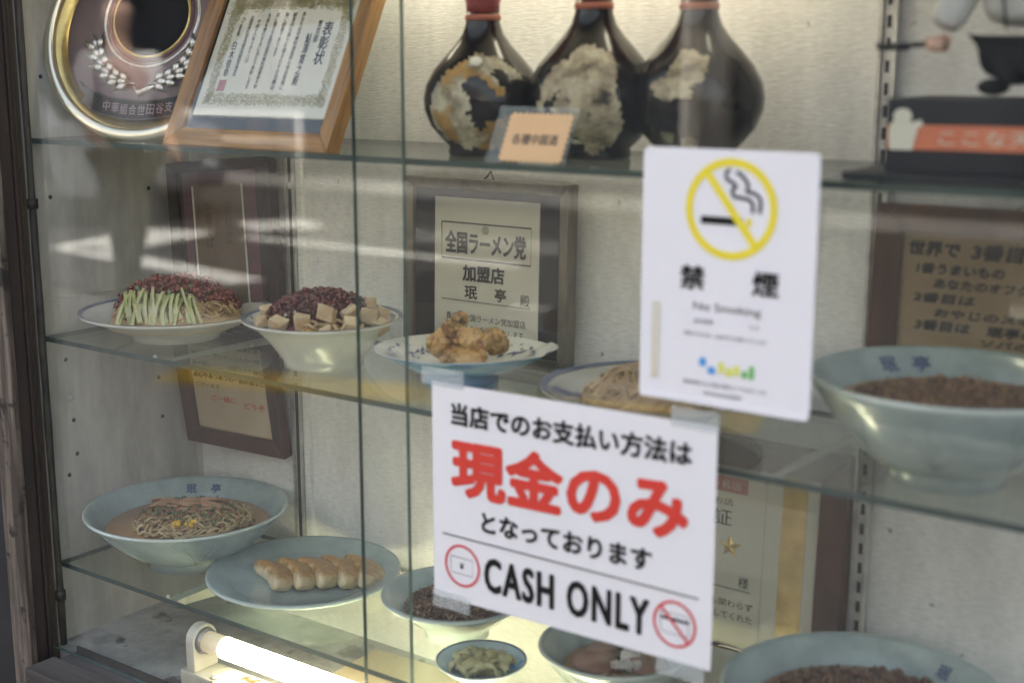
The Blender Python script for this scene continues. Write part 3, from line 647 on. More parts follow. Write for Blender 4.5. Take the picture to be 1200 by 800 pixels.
# gilt ornamental border: chains of small scrolls
ob = MB()
def scroll(x, z, r, a):
    pts = [(x + r * (1 - i / 9) * cos(a + i * .75), z + r * (1 - i / 9) * sin(a + i * .75)) for i in range(9)]
    n = len(pts)
    for i in range(n - 1):
        p, q = Vector(pts[i]), Vector(pts[i + 1]); d = (q - p).normalized() if (q - p).length else Vector((1, 0)); k = Vector((-d.y, d.x)) * .00055
        ob.add([(p.x + k.x, .0071, p.y + k.y), (q.x + k.x, .0071, q.y + k.y), (q.x - k.x, .0071, q.y - k.y), (p.x - k.x, .0071, p.y - k.y)], [(0, 1, 2, 3)])
for row in (0, 1, 2):
    hw, hh = .0935 - row * .0040, .0610 - row * .0040
    for i in range(54):
        x = -hw + 2 * hw * i / 53
        for sgn in (-1, 1): scroll(PC[0] + x, PC[1] + sgn * hh + random.uniform(-.001, .001), .0030, random.random() * 6)
    for i in range(34):
        z = -hh + 2 * hh * i / 33
        for sgn in (-1, 1): scroll(PC[0] + sgn * hw + random.uniform(-.001, .001), PC[1] + z, .0030, random.random() * 6)
for i in range(200):   # the crest and corner flourishes
    x = random.gauss(0, .04); z = .062 - abs(x) * .05 + random.uniform(-.010, .006)
    if abs(x) < .09: scroll(PC[0] + x, PC[1] + z, .0045, random.random() * 6)
for sx in (-1, 1):
    for i in range(40): scroll(PC[0] + sx * (.082 + random.gauss(0, .006)), PC[1] + .052 + random.gauss(0, .007), .0042, random.random() * 6)
    for i in range(12): scroll(PC[0] + sx * (.088 + random.gauss(0, .003)), PC[1] - .055 + random.gauss(0, .003), .0035, random.random() * 6)
M['gilt'] = mat('gilt', (.34, .30, .13), .6, (.45, .41, .22), 90)
ob.build('gilt_border', 'gilt', ca, kind='stuff', fixn=False)
def vcol(t, s, cx, ztop, zbot, w, m='ink', y=.0070, bold=.012): text(t, s, cx, (ztop + zbot) / 2, w, ztop - zbot, m, y, bold=bold, vertical=True)
vcol(ca, '表彰状', .0700, .1480, .0985, .0150, bold=.02)
vcol(ca, '東京都', .0560, .1500, .1240, .0070)
vcol(ca, '鮎澤貫之殿', .0450, .1350, .0750, .0085, bold=.02)
cols = [('あなたは中華料理業界の育成発展に', .0270, .1600, .0700), ('献身的な努力を積まれその功績は', .0130, .1600, .0700), ('洵に顕著であります', .0000, .1600, .1080),
        ('茲に第三十五回全国中華料理業者大会', -.0145, .1600, .0710), ('大会を挙行するに当たり表彰します', -.0280, .1595, .0700), ('平成十六年十月十八日', -.0420, .1520, .1010),
        ('全国中華料理生活衛生同業組合連合会', -.0550, .1570, .0850)]
for s_, x, a, b in cols: vcol(ca, s_, x, a, b, .0062, 'ink')
vcol(ca, '会長', -.0700, .1480, .1330, .0055, 'ink')
vcol(ca, '白木信幸', -.0700, .1270, .0840, .0085, 'ink', bold=.02)
sheet(ca, -.0705, .0740, .0120, .0135, 'seal', .0070, 'seal_stamp')

# silver framed ramen club certificate on the middle shelf
fb = picture('certificate_frame', 'silver frame with dark mount and ramen club membership certificate behind the chicken wings', (-.9058, 1.176, ZS['mid'] + .0005), (R(-1.5), 0, 0), .229, .2045, .0125, .02, 'silver_frame', 'slate_mat')
sheet(fb, 0, .100, .1459, .165, 'cream')
strokes([[(-.0625, .1545), (.0625, .1545), (.0625, .1135), (-.0625, .1135), (-.0625, .1545)]], .0016, .0072).build('logo_box', 'ink', fb)
text(fb, '全国ラーメン党', -.0007, .1325, .1134, .0260, 'ink', .0070, bold=.05)
strokes([arc(.0, .1480, .004, 0, 360, 16), arc(.0, .1480, .0018, 0, 360, 12)], .0009, .0069).build('crest', 'ink', fb)
text(fb, '加盟店', -.0024, .0985, .0591, .0190, 'ink', .0072, bold=.035)
text(fb, '珉', -.0199, .0765, .0181, .0150, 'ink', .0072, bold=.02); text(fb, '亭', .0218, .0772, .0159, .0150, 'ink', .0072, bold=.02)
text(fb, '殿', .0553, .0740, .0132, .0128, 'ink', .0072)
MB().box(-.062, .0628, .0070, .0073, .0658, .0666).build('rule', 'ink', fb)
text(fb, '貴店が全国ラーメン党加盟店', .0008, .0476, .1122, .0085, 'ink', .0072)
text(fb, 'であることを証明いたします', .0048, .0351, .0985, .0080, 'ink', .0072)
MB().tube([(-.008, .012, .203), (-.0035, .014, .2075), (0, .016, .2135), (.0035, .014, .2075), (.008, .012, .203)], .0009, 6).build('hanging_wire', 'black', fb)

# brown framed handwritten note, right
fd = picture('note_frame', 'dark brown frame with a handwritten tan note beside the right shelf standard', (-.3175, 1.184, ZS['mid'] + .0005), (R(-2), 0, 0), .283, .2055, .0255, .02, 'dark_wood', 'kraft')
DO = -.35 + .3135
sheet(fd, 0, .0995, .236, .152, 'kraft')
H = lambda s_, cx, cz, w, h, b=.045: text(fd, s_, cx + DO, cz, w, h, 'ink', .0072, bold=b, slant=.12)
H('世界で', -.0508, .1668, .0470, .0142); H('3番目', .0055, .1668, .0467, .0150)
H('1番うまいもの', -.0266, .1490, .0792, .0102); H('あなたのオフクロの味', .0120, .1360, .1230, .0096)
H('2番目は', -.0392, .1224, .0563, .0093); H('おやじのスネの味', .0120, .1095, .1180, .0086)
H('3番目は　珉亭の', -.0100, .0975, .1086, .0100); H('ソバの味', .0260, .0865, .0580, .0072)
MB().tube([(-.02, .014, .2055), (0, .022, .216), (.02, .014, .2055)], .0006, 6).build('hanging_string', 'black', fd)

# bronze brown frame under the middle shelf at the far left corner
fc = picture('note_frame', 'brown frame with a tan Japanese notice hanging above the celadon ramen bowl', (-1.3265, 1.183, .894), (R(8), 0, R(4)), .176, .168, .0205, .016, 'dark_wood', 'kraft')
for o in fc.children:
    pass
sheet(fc, 0, .087, .137, .129, 'tan_paper')
text(fc, '当店はおかげさまで創業以来', 0, .1435, .122, .0068, 'ink', .0072, bold=.035)
text(fc, '焼そば、ラーメンさんの一部', 0, .1290, .122, .0072, 'ink', .0072, bold=.035)
text(fc, '担々麺など二、50種以上の麺と', 0, .1145, .126, .0080, 'ink', .0072, bold=.045)
text(fc, '点心やあつあつの一品料理など', .0, .0990, .128, .0084, 'ink', .0072, bold=.045)
text(fc, 'ございます', -.040, .0850, .044, .0060, 'ink', .0072)
text(fc, 'ご一緒に', -.014, .0680, .044, .0085, 'red_ring', .0072, bold=.02); text(fc, 'どうぞ', .040, .0640, .036, .0090, 'red_ring', .0072, bold=.02)

# dark frame with pink mount, leaning at the left end of the middle shelf
fa = picture('picture_frame', 'dark frame with a pink mount leaning in the corner behind the cucumber noodles', (-1.300, 1.156, ZS['mid'] + .0005), (R(-4), R(-5), R(13)), .158, .212, .014, .018, 'umber', 'umber')
sheet(fa, -.004, .112, .112, .180, 'pink_mat'); sheet(fa, -.006, .100, .076, .165, 'kraft_dim', .0074, 'faded_print')
for x in (-.044, .032): MB().box(x - .0012, x + .0012, .0066, .0073, .02, .180).build('bevel_line', 'cream', fa)
vcol(fa, '御献立', .008, .160, .105, .012, 'faded', .0071); vcol(fa, '中華そば', -.022, .160, .100, .012, 'faded', .0071)

# star certificate in a brown frame behind the cash sign, on the lowest shelf
fe = picture('certificate_frame', 'brown frame with gold strip and star certificate at the right below the middle shelf', (-.6270, 1.180, ZS['low'] + .0005), (R(-3), 0, 0), .312, .252, .0300, .02, 'dark_wood', 'cream')
EO = -.6 + .627
sheet(fe, .0985, .126, .026, .190, 'gold', .0078, 'gold_strip'); sheet(fe, -.1085, .126, .020, .190, 'gold', .0078, 'gold_strip')
sheet(fe, -.010, .126, .155, .188, 'cream', .0076)
sheet(fe, -.018 + EO * 0, .2020, .130, .0155, 'seal', .0071, 'pink_banner')
text(fe, 'ラーメン名店', .005, .2020, .070, .009, 'cream', .0068)
text(fe, 'おすすめのお店', EO - .035, .1838, .080, .0075, 'ink', .0071); text(fe, '認定証', EO - .030, .1670, .068, .0172, 'ink', .0071)
def starpoly(r, r2, cx, cz): return [(cx + (r if i % 2 == 0 else r2) * sin(pi * i / 5), cz + (r if i % 2 == 0 else r2) * cos(pi * i / 5)) for i in range(10)]
sp = starpoly(.0135, .0056, EO + .0037, .1375)
MB().add([(EO + .0037, .0045, .1375)] + [(x, .0070, z) for x, z in sp], [(0, i + 1, (i + 1) % 10 + 1) for i in range(10)]).build('gold_star', 'gold', fe, fixn=False)
text(fe, '珉亭', EO - .045, .1017, .03, .0125, 'ink', .0071); text(fe, '様', EO + .0211, .1017, .0117, .0125, 'ink', .0071)
MB().box(EO - .085, EO + .0292, .0068, .0071, .0926, .0933).build('rule', 'ink', fe)
text(fe, '日々の仕込みにも関わらず', EO - .026, .0769, .118, .0081, 'ink', .0071); text(fe, 'おいしい一杯をだしてくれた', EO - .026, .0638, .118, .0082, 'ink', .0071)

# autograph board lying against the frame, low right
ab = thing('autograph_board', 'cream autograph board with brush signature lying right of the cash only sign', 'card', (-.560, 1.045, ZS['low'] + .0008), (R(-72), 0, R(3)))
MB().box(-.12, .10, 0, .002, 0, .125).build('board', 'cream', ab)
text(ab, '珉亭さん江', -.012, .022, .10, .018, 'ink', -.0005, slant=.4); text(ab, 'ごちそうさま', .0, .060, .11, .018, 'ink', -.0005, slant=.3); text(ab, 'て', .030, .095, .018, .016, 'ink', -.0005, slant=.2)

# round medallion
md = thing('medallion_plaque', 'round metal rimmed plaque with silver laurel branches and dark ribbon, left of the award', 'plaque', (-1.2930, 1.0130, 1.3130), (R(-20), 0, R(20)))
rM = .137
T90i = Matrix.Translation((0, 0, rM + .018)) @ Matrix.Rotation(R(90), 4, 'X')
T90 = Matrix.Translation((0, 0, rM)) @ Matrix.Rotation(R(90), 4, 'X')
MB().lathe([(rM - .002, -.020), (rM, -.018), (rM, -.003), (rM - .0015, .0002), (rM - .0040, .0016), (rM - .0115, .0022), (rM - .0132, -.001), (rM - .0135, -.010)], 96, T=T90, cap=False).build('rim', 'champagne', md)
MB().lathe([(rM - .0135, -.0060), (rM - .027, -.0105), (rM - .027, -.012), (rM - .0135, -.012)], 96, T=T90, cap=False).build('inner_ring', 'gold', md)
MB().lathe([(0, -.016), (rM - .006, -.016), (rM - .006, -.0115), (0, -.0115)], 96, T=T90).build('disc', 'mauve', md)
for r_, m_ in ((.062, 'silver'), (.055, 'pink_mat'), (.050, 'gold')):
    MB().lathe([(r_ - .002, -.0110), (r_ - .001, -.0095), (r_ + .001, -.0095), (r_ + .002, -.0110)], 72, T=T90i, cap=False).build('relief_ring', m_, md)
MB().lathe([(0, -.0108), (.049, -.0108), (.049, -.0100), (0, -.0094)], 64, T=T90i).build('centre_medal', 'slate_mat', md)
lf = None
for s in (-1, 1):
    stem = []
    for i in range(13):
        t_ = i / 12; ang = R(262 - 62 * t_) if s < 0 else R(278 + 62 * t_); rr_ = .070 + .002 * sin(t_ * 3)
        stem.append((rr_ * cos(ang), .0092, rM + .004 + rr_ * sin(ang)))
    MB().tube(stem, .0012, 6).build('laurel_stem', 'silver', md)
    for i in range(1, 13, 2):
        p = Vector(stem[i]); d = (Vector(stem[i]) - Vector(stem[i - 1])); a = math.atan2(d.z, d.x)
        for side in (-1, 0, 1):
            if lf is None:
                lf = MB().add([(0, 0, 0), (.006, -.0016, .0026), (.0165, 0, 0), (.006, -.0016, -.0026), (.007, -.0042, 0), (.006, .001, 0)], [(0, 1, 4), (1, 2, 4), (2, 3, 4), (3, 0, 4), (0, 5, 1), (1, 5, 2), (2, 5, 3), (3, 5, 0)], 0, True).build('leaf', 'silver', md)
                L_ = lf
            else: L_ = share(lf, 'leaf', md)
            L_.location = p + Vector((0, -.002 - .0006 * abs(side), 0)); L_.rotation_euler = (0, -(a + side * .62), 0); L_.scale = (1.5, 1.1, 2.1)
strokes([[(-.030, .1)], ], .001, 0)
rb = MB()
ribpts = [(x, rM - .098 - .0 + .010 * (x / .06) ** 2) for x in [(-.062 + .124 * i / 16) for i in range(17)]]
def ribbon(hw, y):
    n = len(ribpts); v = [(x, y, z + hw) for x, z in ribpts] + [(x, y, z - hw) for x, z in ribpts]
    return MB().add(v, [(i, i + 1, n + i + 1, n + i) for i in range(n - 1)])
ribbon(.0125, .0080).build('ribbon', 'ink_soft', md); ribbon(.0105, .0076).build('ribbon_face', 'slate_mat', md)
for s in (-1, 1):
    MB().prism([(s * .060, rM - .078), (s * .084, rM - .062), (s * .074, rM - .078), (s * .082, rM - .096), (s * .062, rM - .100)], .0078, .0105).build('ribbon_tail', 'ink_soft', md)
for i, ch in enumerate('中華組合世田谷支'):
    x = -.042 + .0118 * i; z = rM - .098 + .010 * (x / .06) ** 2
    text(md, ch, x, z, .0098, .0125, 'mauve', .0072, bold=.01)
MB().tube([(-.010, .008, rM - .070), (0, .006, rM - .078), (.010, .008, rM - .072), (.022, .007, rM - .068)], [.002, .004, .003, .001], 8).build('laurel_bow', 'silver', md)

# ================================================================ bottles
def bottle(label, loc, s, labelm, patches, rz=0):
    b = thing('gourd_bottle', label, 'bottle', loc, (0, 0, rz), 'dark gourd liquor bottles')
    KZ = .93
    prof = [(0, 0), (.036, 0), (.037, .004), (.036, .010), (.044, .018), (.055, .032), (.0615, .050), (.0625, .062), (.0600, .077), (.0515, .094), (.0405, .108), (.0295, .121), (.0215, .133), (.0180, .144), (.0172, .156)]
    prof = [(r, z * KZ) for r, z in prof]
    pr = [(r * s, z * s) for r, z in prof]
    MB().lathe(pr, 56).build('body', 'bottle', b)
    nk = [(.0172, .156), (.0174, .166), (.0180, .168), (.0205, .176), (.028, .186), (.034, .196), (.036, .208), (.033, .222), (.024, .234), (.016, .242), (.016, .250), (0, .252)]
    MB().lathe([(r * s, z * s) for r, z in [(0, .156 * KZ)] + [(a_, b_ * KZ) for a_, b_ in nk]], 40).build('neck', 'red_seal', b)
    MB().lathe([(.0180 * s, .1475 * s * KZ), (.0186 * s, .1480 * s * KZ), (.0186 * s, .1535 * s * KZ), (.0176 * s, .1540 * s * KZ)], 40, cap=False).build('neck_band', 'band_rust', b)
    def rad(z):
        for i in range(len(prof) - 1):
            if prof[i][1] <= z <= prof[i + 1][1]:
                t_ = (z - prof[i][1]) / max(prof[i + 1][1] - prof[i][1], 1e-6); return prof[i][0] + (prof[i + 1][0] - prof[i][0]) * t_
        return .03
    patches = [[(x, z * KZ) for x, z in p] for p in patches]
    for poly in patches:       # torn paper label remnants wrapped on the belly
        bm = bmesh.new(); xs = [p[0] for p in poly]; zs = [p[1] for p in poly]
        N_ = 30; mb = MB(); idx = {}
        def inside(x, z):
            c_ = False; j = len(poly) - 1
            for i in range(len(poly)):
                if (poly[i][1] > z) != (poly[j][1] > z) and x < (poly[j][0] - poly[i][0]) * (z - poly[i][1]) / (poly[j][1] - poly[i][1]) + poly[i][0]: c_ = not c_
                j = i
            return c_
        bm.free(); vv = []; ff = []
        for i in range(N_):
            for j in range(N_):
                x = min(xs) + (max(xs) - min(xs)) * (i + .5) / N_; z = min(zs) + (max(zs) - min(zs)) * (j + .5) / N_
                if inside(x + .0035 * math.sin(z * 900) * .5, z + .002 * math.sin(x * 11)):
                    dx = (max(xs) - min(xs)) / N_ / 2; dz = (max(zs) - min(zs)) / N_ / 2
                    q = []
                    for (ax, az) in ((-1, -1), (1, -1), (1, 1), (-1, 1)):
                        key = (i * 2 + ax, j * 2 + az)
                        if key not in idx:
                            X = x + ax * dx; Z = z + az * dz; jx = random.uniform(-.03, .03); jz = random.uniform(-.0012, .0012)
                            r_ = (rad(max(Z + jz, .002)) + .0006) * s; idx[key] = len(vv); vv.append((r_ * sin(X + jx), -r_ * cos(X + jx), (Z + jz) * s))
                        q.append(idx[key])
                    ff.append(tuple(q))
        MB().add(vv, ff, 0, True).build('torn_label', labelm, b, fixn=False)
    return b
b1 = bottle('dark gourd bottle with a ring shaped torn yellowish label, leftmost of the three', (-.8070, 1.055, 1.3130), .93, 'label_a',
       [[(-.95, .020), (-1.0, .050), (-.85, .080), (-.5, .103), (.0, .112), (.45, .106), (.85, .092), (.75, .084), (.3, .094), (.15, .093), (.35, .080), (.42, .066), (.30, .068), (.1, .086), (-.2, .085), (-.35, .078), (-.15, .062), (-.2, .045), (.0, .028), (.15, .040), (.55, .044), (.9, .05), (1.1, .02), (.6, .008), (-.4, .008)],
        ], R(34))
MB().lathe([(0, 0), (.0062, 0), (.0055, .0012), (0, .0014)], 20).build('price_dot', 'cream', b1, (-.004, -.0465, .0890), (R(48), 0, R(-5)))
bottle('dark gourd bottle with one large intact tan label, middle of the three', (-.6980, 1.082, 1.3130), .995, 'label_b',
       [[(-.95, .030), (-.85, .070), (-.60, .095), (-.25, .112), (.2, .112), (.45, .098), (.40, .06), (.55, .035), (.5, .012), (-.1, .006), (-.35, .03), (-.45, .045), (-.6, .048), (-.42, .075), (-.75, .05)]], R(30))
bottle('dark gourd bottle with small scraps of label, rightmost of the three', (-.6040, 1.112, 1.3130), .985, 'label_b',
       [[(-.45, .085), (-.3, .108), (.05, .108), (.30, .102), (.18, .082), (.02, .076), (-.02, .062), (-.4, .060), (-.60, .068), (-.7, .072)], [(-.25, .006), (-.2, .022), (.1, .024), (.1, .008)]], R(24))

# small card in a slanted clear stand
cs = thing('card_stand', 'slanted clear stand holding a scalloped peach card before the middle bottle', 'card stand', (-.7120, .9895, 1.3130), (R(-27), 0, 0))
MB().box(-.0435, .0435, 0, .0012, 0, .0550).build('clear_panel', 'acrylic', cs)
MB().box(-.0435, .0435, .0012, .020, 0, .0012).build('clear_foot', 'frame_glass', cs)
pc_ = []
W_, H_ = .066, .0445
for (a, b) in (((-W_ / 2, 0), (W_ / 2, 0)), ((W_ / 2, 0), (W_ / 2, H_)), ((W_ / 2, H_), (-W_ / 2, H_)), ((-W_ / 2, H_), (-W_ / 2, 0))):
    n = 11 if abs(a[0] - b[0]) > .01 else 8
    for i in range(n):
        for k in range(4):
            t_ = (i + k / 4) / n; o_ = .0019 * abs(sin(pi * (k / 4))); x = a[0] + (b[0] - a[0]) * t_; z = a[1] + (b[1] - a[1]) * t_
            d = Vector((b[0] - a[0], b[1] - a[1])).normalized(); pc_.append((x + d.y * o_ + .0065, z - d.x * o_ + .0018))
MB().prism(pc_, -.0014, -.0004).build('card', 'peach', cs)
text(cs, '各種中国酒', .0065, .022, .050, .0105, 'ink_soft', -.0018, bold=.01)

# chef statuette on a dark plinth, far right of the top shelf
cf = thing('chef_statuette', 'white coated chef figurine with a frying pan on a dark plinth with an orange strip', 'figurine', (-.297, 1.060, 1.3130), (0, 0, R(4)))
MB().box(-.118, .13, -.062, .072, 0, .006).build('plinth_foot', 'plinth', cf, bevel=.001)
MB().box(-.091, .115, -.045, .062, .006, .0615).build('plinth', 'plinth', cf, bevel=.002)
MB().box(-.089, .113, -.0462, -.0452, .0235, .0420).build('orange_strip', 'orange', cf)
text(cf, 'ここな天然い店', .010, .0330, .120, .0115, 'cream', -.0466)
MB().prism([(-.078 + .0070 * cos(a * pi / 8), .0480 + .0062 * sin(a * pi / 8)) for a in range(16)], -.0474, -.0463).build('chef_hat_emblem', 'cream', cf)
MB().prism([(-.0865, .0230), (-.0695, .0230), (-.0660, .0395), (-.0620, .0420), (-.0640, .0460), (-.0700, .0440), (-.0860, .0440), (-.0880, .0360)], -.0474, -.0463).build('chef_body_emblem', 'cream', cf)
skin_body('trousers', [((.0, 0, .108), (.033, .024)), ((.017, 0, .094), .0215), ((.019, 0, .074), .019), ((-.017, 0, .094), .0215), ((-.020, 0, .074), .019)], [(0, 1), (1, 2), (0, 3), (3, 4)], 'trouser', cf, 2)
for s in (-1, 1):
    MB().blob((s * .021, -.012, .070), .0155, rnd=0, squash=(1, 1.5, .55), rot=Matrix.Identity(3)).build('shoe', 'trouser', cf, subs=2)
skin_body('coat', [((0, 0, .112), (.038, .028)), ((0, 0, .135), (.037, .028)), ((0, 0, .160), (.040, .028)), ((0, 0, .182), .017), ((-.042, 0, .166), .016), ((-.050, -.008, .138), .0155), ((-.059, -.020, .112), .0120), ((.042, 0, .166), .016), ((.056, -.002, .138), .0145), ((.050, -.024, .122), .0115)],
          [(0, 1), (1, 2), (2, 3), (2, 4), (4, 5), (5, 6), (2, 7), (7, 8), (8, 9)], 'coat_white', cf, 2)
skin_body('head', [((0, 0, .192), .010), ((0, -.002, .204), .012), ((0, -.003, .218), .019), ((0, -.002, .230), .016)], [(0, 1), (1, 2), (2, 3)], 'skin', cf, 2)
for s in (-1, 1): MB().blob((s * .006, -.0205, .2205), .0018, rnd=0).build('eye', 'black', cf)
MB().blob((0, -.0225, .2165), .003, rnd=0).build('nose', 'skin', cf); MB().box(-.005, .005, -.0215, -.0200, .2085, .2095).build('mouth', 'red_ring', cf)
MB().lathe([(.018, .232), (.019, .250), (.026, .262), (.027, .274), (.018, .284), (0, .287)], 28).build('chef_hat', 'coat_white', cf)
skin_body('hand', [((-.060, -.022, .106), .0072), ((-.061, -.028, .101), .0068), ((-.056, -.034, .098), .003), ((-.060, -.036, .098), .003), ((-.064, -.035, .098), .003), ((-.068, -.033, .099), .0028), ((-.053, -.028, .103), .003)], [(0, 1), (1, 2), (1, 3), (1, 4), (1, 5), (0, 6)], 'skin', cf, 1)
skin_body('hand', [((.051, -.028, .124), .0072), ((.046, -.034, .122), .0065), ((.040, -.037, .121), .003), ((.040, -.036, .125), .003), ((.041, -.035, .117), .003), ((.043, -.030, .129), .003)], [(0, 1), (1, 2), (1, 3), (1, 4), (0, 5)], 'skin', cf, 1)
MB().lathe([(0, 0), (.0115, 0), (.0145, .005), (.0140, .0055), (.0110, .0012), (0, .0010)], 32).build('frying_pan', 'black', cf, (-.092, -.032, .097))
MB().tube([(-.080, -.031, .101), (-.070, -.030, .1015), (-.054, -.028, .1020)], .0022, 8).build('pan_handle', 'black', cf)
for s in (-1, 1):
    MB().tube([(s * .020, -.0285, .172), (s * .0165, -.0305, .150), (s * .0110, -.0290, .112)], .0011, 6).build('apron_string', 'black', cf)
    for z in (.122, .134, .146, .158): MB().blob((s * .0075, -.0298, z), .0021, rnd=0).build('button', 'coat_white', cf)

# ================================================================ crockery
def dish(name, label, cat, loc, prof_out, prof_in, m, mi=None, rimm=None, n=80, group=None, sx=1, sy=1, extra=None, rot=0):
    t = thing(name, label, cat, loc, (0, 0, rot), group)
    MB().lathe(prof_out + [(prof_in[0][0] + .0004, prof_in[0][1] + .0004)], n, sx=sx, sy=sy).build('outer_wall', m, t, fixn=True) if 0 else None
    pts = prof_out + prof_in
    mb = MB().lathe(pts, n, sx=sx, sy=sy)
    mb.build('body', [m] + ([mi] if mi else []), t, fixn=False)
    o = t.children[-1]
    if mi:
        k = len(prof_out) - 1
        for pl in o.data.polygons[k * n:]: pl.material_index = 1
    if rimm:
        r, z = prof_out[-1]
        MB().lathe([(r - .0022, z + .0002), (r - .0012, z + .0010), (r + .0003, z + .0008), (r + .0008, z - .0008), (r + .0002, z - .0022)], n, sx=sx, sy=sy, cap=False).build('rim', rimm, t, fixn=False)
    return t
def ramen_bowl(label, loc, R0, h, group='celadon ramen bowls', relief=True, rot=0):
    f = R0 * .41
    po = [(0, .004), (f - .006, .004), (f - .005, 0), (f, 0), (f + .001, .010), (f + .003, .013)]
    for i in range(1, 11):
        t_ = i / 10; po.append((f + .003 + (R0 - f - .003) * (t_ ** .78), .013 + (h - .014) * (t_ ** 1.25)))
    pi_ = [(R0 - .0025, h), (R0 - .006, h - .003), (R0 - .022, h - .020), (R0 - .024, h - .024), (R0 - .030, h - .028)]
    for i in range(1, 9):
        t_ = i / 8; pi_.append(((R0 - .030) * (1 - t_) , .014 + (h - .042) * ((1 - t_) ** 1.9)))
    b = dish('ramen_bowl', label, 'bowl', loc, po, pi_, 'celadon', None, 'celadon_rim', group=group, rot=rot)
    if relief:
        # incised leaf motifs round the outer wall
        mb = MB()
        def wall(z):
            t_ = max((z - .013) / (h - .014), 0) ** (1 / 1.25); return f + .003 + (R0 - f - .003) * (t_ ** .78)
        for k in range(8):
            a0 = 2 * pi * k / 8 + .2
            for d_ in (-.26, -.16, -.05, .05, .16, .26):
                pts = []
                for i in range(7):
                    z = h * (.28 + .58 * i / 6); a = a0 + d_ * (i / 6) ** 1.0 * 1.1; r_ = wall(z) + .0001; pts.append((r_ * cos(a), r_ * sin(a), z))
                mb.tube(pts, [.0004, .0007, .0008, .0008, .0007, .0005, .0003], 4)
        mb.build('relief_pattern', 'celadon', b, kind='stuff')
    return b
M['celadon_mark'] = mat('celadon_mark', (.05, .08, .20), .3, (.08, .12, .26), 50)
def bowl_mark(b, R0, h, ang, s='珉亭', size=.014):
    """two glaze characters fired on the inner wall"""
    for k, ch in enumerate(s):
        a = ang + (k - .5) * .30; r_ = R0 - .0165
        o = text(b, ch, 0, 0, size, size, 'celadon_mark', 0, name='glaze_mark', bold=.02)
        o.location = (r_ * sin(a), r_ * cos(a), h - .0125); o.rotation_euler = (R(-46), 0, -a)

def noodles(n, RX, RY, hfun, rad, m, parent, name='noodles', L=.06, curl=14, layers=.012, seed=1, flat=.5, base=0):
    rnd = random.Random(seed); mb = MB()
    for i in range(n):
        a = rnd.uniform(0, 2 * pi); q = math.sqrt(rnd.random()); x, y = q * cos(a) * RX, q * sin(a) * RY; d = rnd.uniform(0, 2 * pi); pts = []; c = rnd.uniform(-1, 1) * curl * 2; lz = rnd.uniform(0, layers); ph = rnd.uniform(0, 6)
        K = 9
        for k in range(K):
            rr_ = math.hypot(x / RX, y / RY)
            if rr_ > 1: x /= rr_; y /= rr_; d += 1.2
            z = base + hfun(x, y) + lz * (.6 + .4 * sin(k * 1.1 + ph)) - .001
            pts.append((x, y, z)); st = L / K; d += c * st + rnd.uniform(-.35, .35); x += cos(d) * st; y += sin(d) * st
        mb.tube(pts, rad, 5)
    return mb.build(name, m, parent, kind='stuff', fixn=False)
def clumps(n, RX, RY, hfun, r0, r1, m, parent, name='mince', seed=2, cx=0, cy=0, lay=.004, power=.5, squash=(1, 1, 1)):
    st = random.getstate(); random.seed(seed); mb = MB()
    for i in range(n):
        a = random.uniform(0, 2 * pi); q = random.random() ** power; x, y = cx + q * cos(a) * RX, cy + q * sin(a) * RY
        mb.blob((x, y, hfun(x, y) + random.uniform(-lay * .4, lay)), random.uniform(r0, r1), rnd=.35, squash=squash)
    random.setstate(st); return mb.build(name, m, parent, kind='stuff', fixn=False)
def mound(H_, RX, RY, p=2): return lambda x, y: H_ * max(0, 1 - (abs(x / RX) ** p + abs(y / RY) ** p)) ** .8
YAW = R(36.2)

# --- cucumber noodles in a shallow white plate
def shallow(R0, h, f, t=.0035, lip=.012):
    po = [(0, .003), (f - .004, .003), (f - .003, 0), (f, 0), (f + .0008, .005), (f + .012, .010), (R0 - .03, h * .62), (R0 - lip, h * .84), (R0 - .001, h - .001)]
    pi_ = [(R0 - .001, h + .0012), (R0 - .004, h), (R0 - lip - .002, h * .84 + t), (R0 - .034, h * .60 + t), (f, .012 + t * .5), (0, .010 + t * .5)]
    return po, pi_
zp = (-1.3000, 1.0730, ZS['mid'])
po, pi_ = shallow(.1160, .033, .053)
pl = dish('noodle_plate', 'shallow white plate with dark rim line holding the cucumber topped noodles', 'plate', zp, po, pi_, 'porcelain', 'porcelain', None)
def rim_line(t, r, z, m='blue_band', w=.0016, sx=1, sy=1): MB().lathe([(r - w * 2, z - .0012), (r - w, z + .0003), (r, z + .0006)], 80, sx=sx, sy=sy, cap=False).build('rim_line', m, t, fixn=False)
rim_line(pl, .1154, .0346, w=.0026)
nd = thing('noodle_food_model', 'noodles under dark red mince and pale green cucumber strips', 'food', (zp[0], zp[1], zp[2] + .012), (0, 0, YAW)); nd.scale = (1.08, 1.08, 1.28)
hf = mound(.036, .080, .075)
MB().lathe([(0, .004), (.076, .004), (.070, .012), (.050, .026), (.025, .034), (0, .036)], 32).build('noodle_core', 'noodle', nd)
noodles(190, .070, .066, hf, .0015, 'noodle', nd, layers=.007, seed=3, L=.045, base=.002)
clumps(820, .072, .052, lambda x, y: hf(x, y) + .007, .0017, .0036, 'mince', nd, cy=.016, seed=4, lay=.008)
